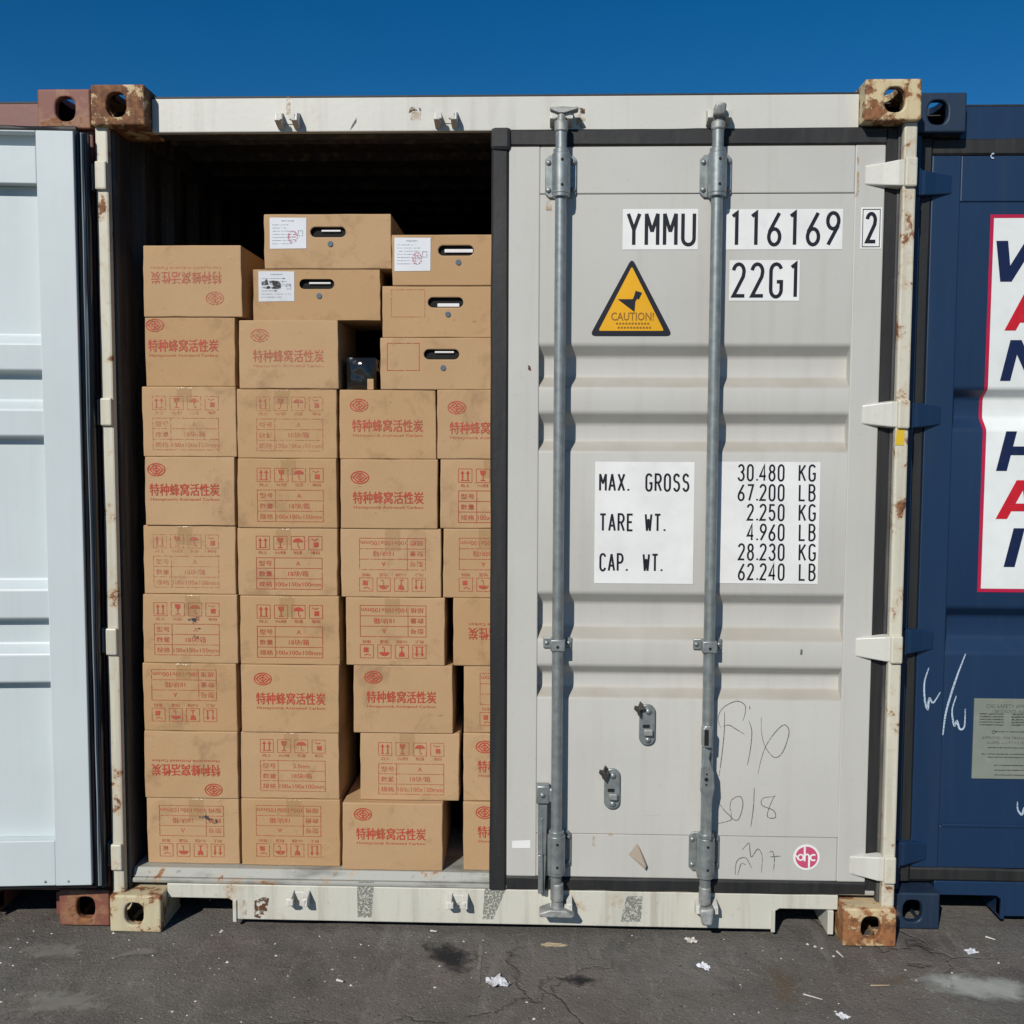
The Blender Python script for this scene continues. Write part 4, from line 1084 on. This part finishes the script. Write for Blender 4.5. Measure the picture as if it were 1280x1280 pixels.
# a crease across the topmost carton against the wall is left to its worn board
HB = [('flat handhole carton resting directly on the upright-title cartons beside the closed door', 475,636,422, tops[2], 'rect', (552,443), .0),
      ('flat handhole carton with a faint printed square, middle of three beside the closed door', 478,639,357, None, 'rect2', (557,378), .004),
      ('flat handhole carton with a clean white label, uppermost of three beside the closed door', 490,651,293, None, 'label', (570,313), .0),
      ('flat handhole carton whose white label is smudged black, below another labelled carton', 317,475,336, tops[1], 'smudge', (396,355), .006),
      ('highest flat handhole carton with a clean white label, resting on the smudged one', 330,489,267, None, 'label', (410,290), .002)]
zprev = 0
for i, (lab, pl, pr, pt, zbase, mark, hole, dy) in enumerate(HB):
    rnd = random.Random(900+i); yf = YC+dy; pym = pt+32
    x0 = U(pl, pym, yf)[0]; x1 = U(pr, pym, yf)[0]; z1 = U((pl+min(pr,613))/2, pt, YC)[1]; z0 = zbase if zbase is not None else zprev; zprev = z1
    r_ = root('cardboard_box', lab, 'carton', ((x0+x1)/2, yf, z0), GRP); xm = (x0+x1)/2
    hx = (x1-x0)/2; h = z1-z0-.0004; cx, cz = U(*hole, yf); cx -= xm; cz -= z0
    body = obj('body', carton_body(-hx, hx, 0, .30, 0, h, rnd, (cx, cz, 22*K, 6.2*K)), r_)
    b = body.modifiers.new('bevel', 'BEVEL'); b.width = .003; b.segments = 2; b.limit_method = 'ANGLE'; b.angle_limit = R(50)
    MB().box(cx-.075, cx+.075, .014, .019, cz-.035, cz+.035).build('handhole_shade', DARK, r_)  # near-black sheet, painted shade of the carton's hollow
    dz = {0: 3, 1: -3, 2: 0, 3: 1.5, 4: 2}[i]*K; hw = {0: .030, 1: .034, 2: .044, 3: .034, 4: .030}[i]; hh = .0055 if i in (1,2) else .003
    MB().box(cx-hw+.008, cx+hw+.008, .007, .013, cz+dz-hh, cz+dz+hh).build('foam_liner', FOAM, r_, .002)
    bx_, bz_ = (554,460) if i == 0 else (hole[0]+3, hole[1]+15)
    q_ = U(bx_, bz_, yf); MB().cyl((q_[0]-xm, .001, q_[1]-z0), (q_[0]-xm, -.003, q_[1]-z0), .0095, .008, n=14).build('button', BUTTON, r_)
    if mark in ('label', 'smudge'):
        lx = {2: (493,538,297,339), 3: (323,368,339,377), 4: (337,383,272,311)}[i]
        a_, d_ = U(lx[0], lx[2], yf); b_, c_ = U(lx[1], lx[3], yf); a_ -= xm; b_ -= xm; c_ -= z0; d_ -= z0
        o = MB().flat([(a_,c_),(b_,c_+.001),(b_+.001,d_-.001),(a_,d_)], -.0012).build('label_sheet', PAPER if mark == 'label' else PAPERD, r_)
        mb = MB(); ww = b_-a_; hh_ = d_-c_
        mb.stroke([(a_+ww*.33,d_-.010),(a_+ww*.68,d_-.010)], .003, -.002)
        for k in range(7): mb.stroke([(a_+.008,d_-.022-k*.0095),(a_+ww*rnd.uniform(.45,.92),d_-.022-k*.0095)], .0016, -.002)
        mb.stroke([(a_+ww*.78,c_+hh_*.42),(a_+ww*.90,c_+hh_*.42),(a_+ww*.90,c_+hh_*.58),(a_+ww*.78,c_+hh_*.58)], .0022, -.002, True)
        mb.build('label_print', PAPINK, r_)
        if mark == 'label':
            mb = MB(); mb.stroke(arc(a_+ww*.63,c_+hh_*.38,.014,.017,0,360,18)[:-1], .0035, -.0026, True)
            for k in range(3): mb.stroke([(a_+ww*.53,c_+hh_*(.30+.08*k)),(a_+ww*.73,c_+hh_*(.30+.08*k))], .003, -.0026)
            mb.build('label_stamp', STAMP, r_)
        else:
            mb = MB()
            for k in range(26): mb.disc(rnd.gauss(a_+ww*.42, ww*.17), rnd.gauss(c_+hh_*.58, hh_*.09), rnd.uniform(.004,.015), rnd.uniform(.002,.006), -.0028, 9)
            mb.build('ink_smudge', SMUDGE, r_)
    else:
        lx = (484,524,429,463) if i == 0 else (489,531,362,396)
        a_, d_ = U(lx[0], lx[2], yf); b_, c_ = U(lx[1], lx[3], yf)
        mb = MB(); mb.stroke([(a_-xm,c_-z0),(b_-xm,c_-z0),(b_-xm,d_-z0),(a_-xm,d_-z0)], .0016, -.0012, True)
        mb.build('print', REDINK2 if i == 0 else REDINK3, r_)
# dark film-wrapped parcel in the gap
yf = YC+.03; x0, z1 = U(433,447,yf); x1 = U(470,447,yf)[0]; zb = tops[2]
pk = root('wrapped_parcel', 'small glossy black film-wrapped parcel tucked in the gap between cartons', 'parcel', ((x0+x1)/2, yf, zb))
hx = (x1-x0)/2; mb = MB(); n = 8; rnd = random.Random(5)
for j in range(n+1):
    for i in range(n+1):
        u, v = i/n, j/n; e_ = (1-abs(2*u-1)**4)*(1-abs(2*v-1)**4)
        mb.v.append((-hx+2*hx*u, .006-.012*e_+rnd.uniform(-.003,.003)*e_, (z1-zb)*v))
for j in range(n):
    for i in range(n): mb.f.append((j*(n+1)+i, j*(n+1)+i+1, (j+1)*(n+1)+i+1, (j+1)*(n+1)+i))
mb.build('film_wrap', BLACKF, pk, smooth=70)
MB().box(-hx+.001, hx-.001, .0075, .20, 0, z1-zb-.001).build('body', BLACKF, pk, .003)
MB().box(hx-.026, hx-.006, -.012, .004, 0, .034).build('card_offcut', CARD, pk, .002)

# ------------------------------------------------------------------ litter
def scrap(name, label, cat, px, py, sx, sy, hgt, mat, seed, n=6, rot=0, group=None):
    rnd = random.Random(seed); x, y = G(px, py); mb = MB(); N = n
    for j in range(N+1):
        for i in range(N+1):
            u, v = i/N-.5, j/N-.5; ed = 1+rnd.uniform(-.25,.25)
            z = abs(noise.noise((u*5+seed, v*5, seed)))*hgt*1.4+hgt*.3*rnd.random()
            mb.v.append((u*sx*ed, v*sy*ed, z))
    for j in range(N):
        for i in range(N): mb.f.append((j*(N+1)+i, j*(N+1)+i+1, (j+1)*(N+1)+i+1, (j+1)*(N+1)+i))
    o = mb.build(name, mat); so = o.modifiers.new('solid', 'SOLIDIFY'); so.thickness = .0012
    o.location = (x, y, gz(x, y)); o.rotation_euler = (0, 0, rot)
    o['label'] = label; o['category'] = cat
    if group: o['group'] = group
    return o
scrap('paper_scrap', 'crumpled pale paper scrap on the asphalt beside the pale scrape line', 'litter', 620, 1227, .048, .055, .018, PAPERD, 3, rot=.5, group='scraps on the asphalt')
scrap('paper_scrap', 'flattened tan strip on the asphalt below the first locking rod', 'litter', 694, 1181, .075, .022, .004, STRAW, 8, rot=.08, group='scraps on the asphalt')
scrap('paper_scrap', 'small white crumpled scrap below the second locking rod', 'litter', 880, 1208, .026, .036, .010, PAPER, 11, rot=.9, group='scraps on the asphalt')
scrap('paper_scrap', 'pale curled scrap lying just under the closed door sill', 'litter', 864, 1176, .032, .030, .009, CHIPW, 13, rot=.3, group='scraps on the asphalt')
scrap('paper_scrap', 'white scrap on asphalt in front of the blue container', 'litter', 1214, 1188, .036, .026, .007, PAPER, 17, rot=.2, group='scraps on the asphalt')
scrap('paper_scrap', 'grey white scrap on asphalt nearest the ochre scuff, away from the containers', 'litter', 1053, 1271, .030, .026, .008, PAPERD, 19, rot=2.2, group='scraps on the asphalt')
def straw(px0, py0, px1, py1, label, mat=STRAW, r_=.0022):
    a_ = G(px0, py0); b_ = G(px1, py1); mb = MB()
    cx, cy = (a_[0]+b_[0])/2, (a_[1]+b_[1])/2
    mb.cyl((a_[0]-cx, a_[1]-cy, gz(*a_)+r_+.003), (b_[0]-cx, b_[1]-cy, gz(*b_)+r_+.003), r_, r_*.5, n=6)
    o = mb.build('wood_splinter', mat); o.location = (cx, cy, 0); o['label'] = label; o['category'] = 'litter'; o['group'] = 'splinters on the asphalt'
straw(1088,1232.5,1112,1232, 'straight tan splinter lying on the ochre scuff')
straw(1004,1243,1028,1250, 'thin pale splinter lying on open asphalt beyond the scuff', CHIPW)
straw(1046,1190,1054,1197, 'short pale splinter in front of the rusty bottom casting', CHIPW, .003)
straw(1232,1172,1244,1176, 'short white splinter by the blue container fork pocket', CHIPW, .003)
straw(538,1164,546,1165, 'short white splinter below the open doorway sill', CHIPW, .003)
straw(421,1226,429,1228, 'small white splinter on open asphalt in front of the doorway', CHIPW, .004)
def chips(name, mat, count, smin, smax, seed, label, y0=-.75, y1=.06):
    rnd = random.Random(seed); mb = MB()
    for _ in range(count):
        x = rnd.uniform(-1.9, 1.9); y = rnd.uniform(y0, y1)
        if noise.noise((x*2.3, y*2.3, seed)) < rnd.uniform(-.5,.45): continue
        s = smin*(smax/smin)**(rnd.random()**2.2); z = gz(x, y); a_ = rnd.uniform(0, 6.28); e_ = rnd.uniform(.4, 1)
        vs = []
        for k in range(5):
            t = a_+k*1.2566+rnd.uniform(-.3,.3); vs.append((x+s*math.cos(t), y+s*e_*math.sin(t), z-.001))
        vs.append((x+rnd.uniform(-.3,.3)*s, y, z+s*rnd.uniform(.25,.8)))
        mb.add(vs, [(k, (k+1) % 5, 5) for k in range(5)])
    o = mb.build(name, mat); o['kind'] = 'stuff'; o['label'] = label; o['category'] = 'debris'
chips('pale_debris', CHIPW, 900, .0014, .0075, 21, 'tiny pale chips scattered over the asphalt')
chips('grit', GRIT, 7000, .0014, .0065, 22, 'dark grit strewn over the asphalt')
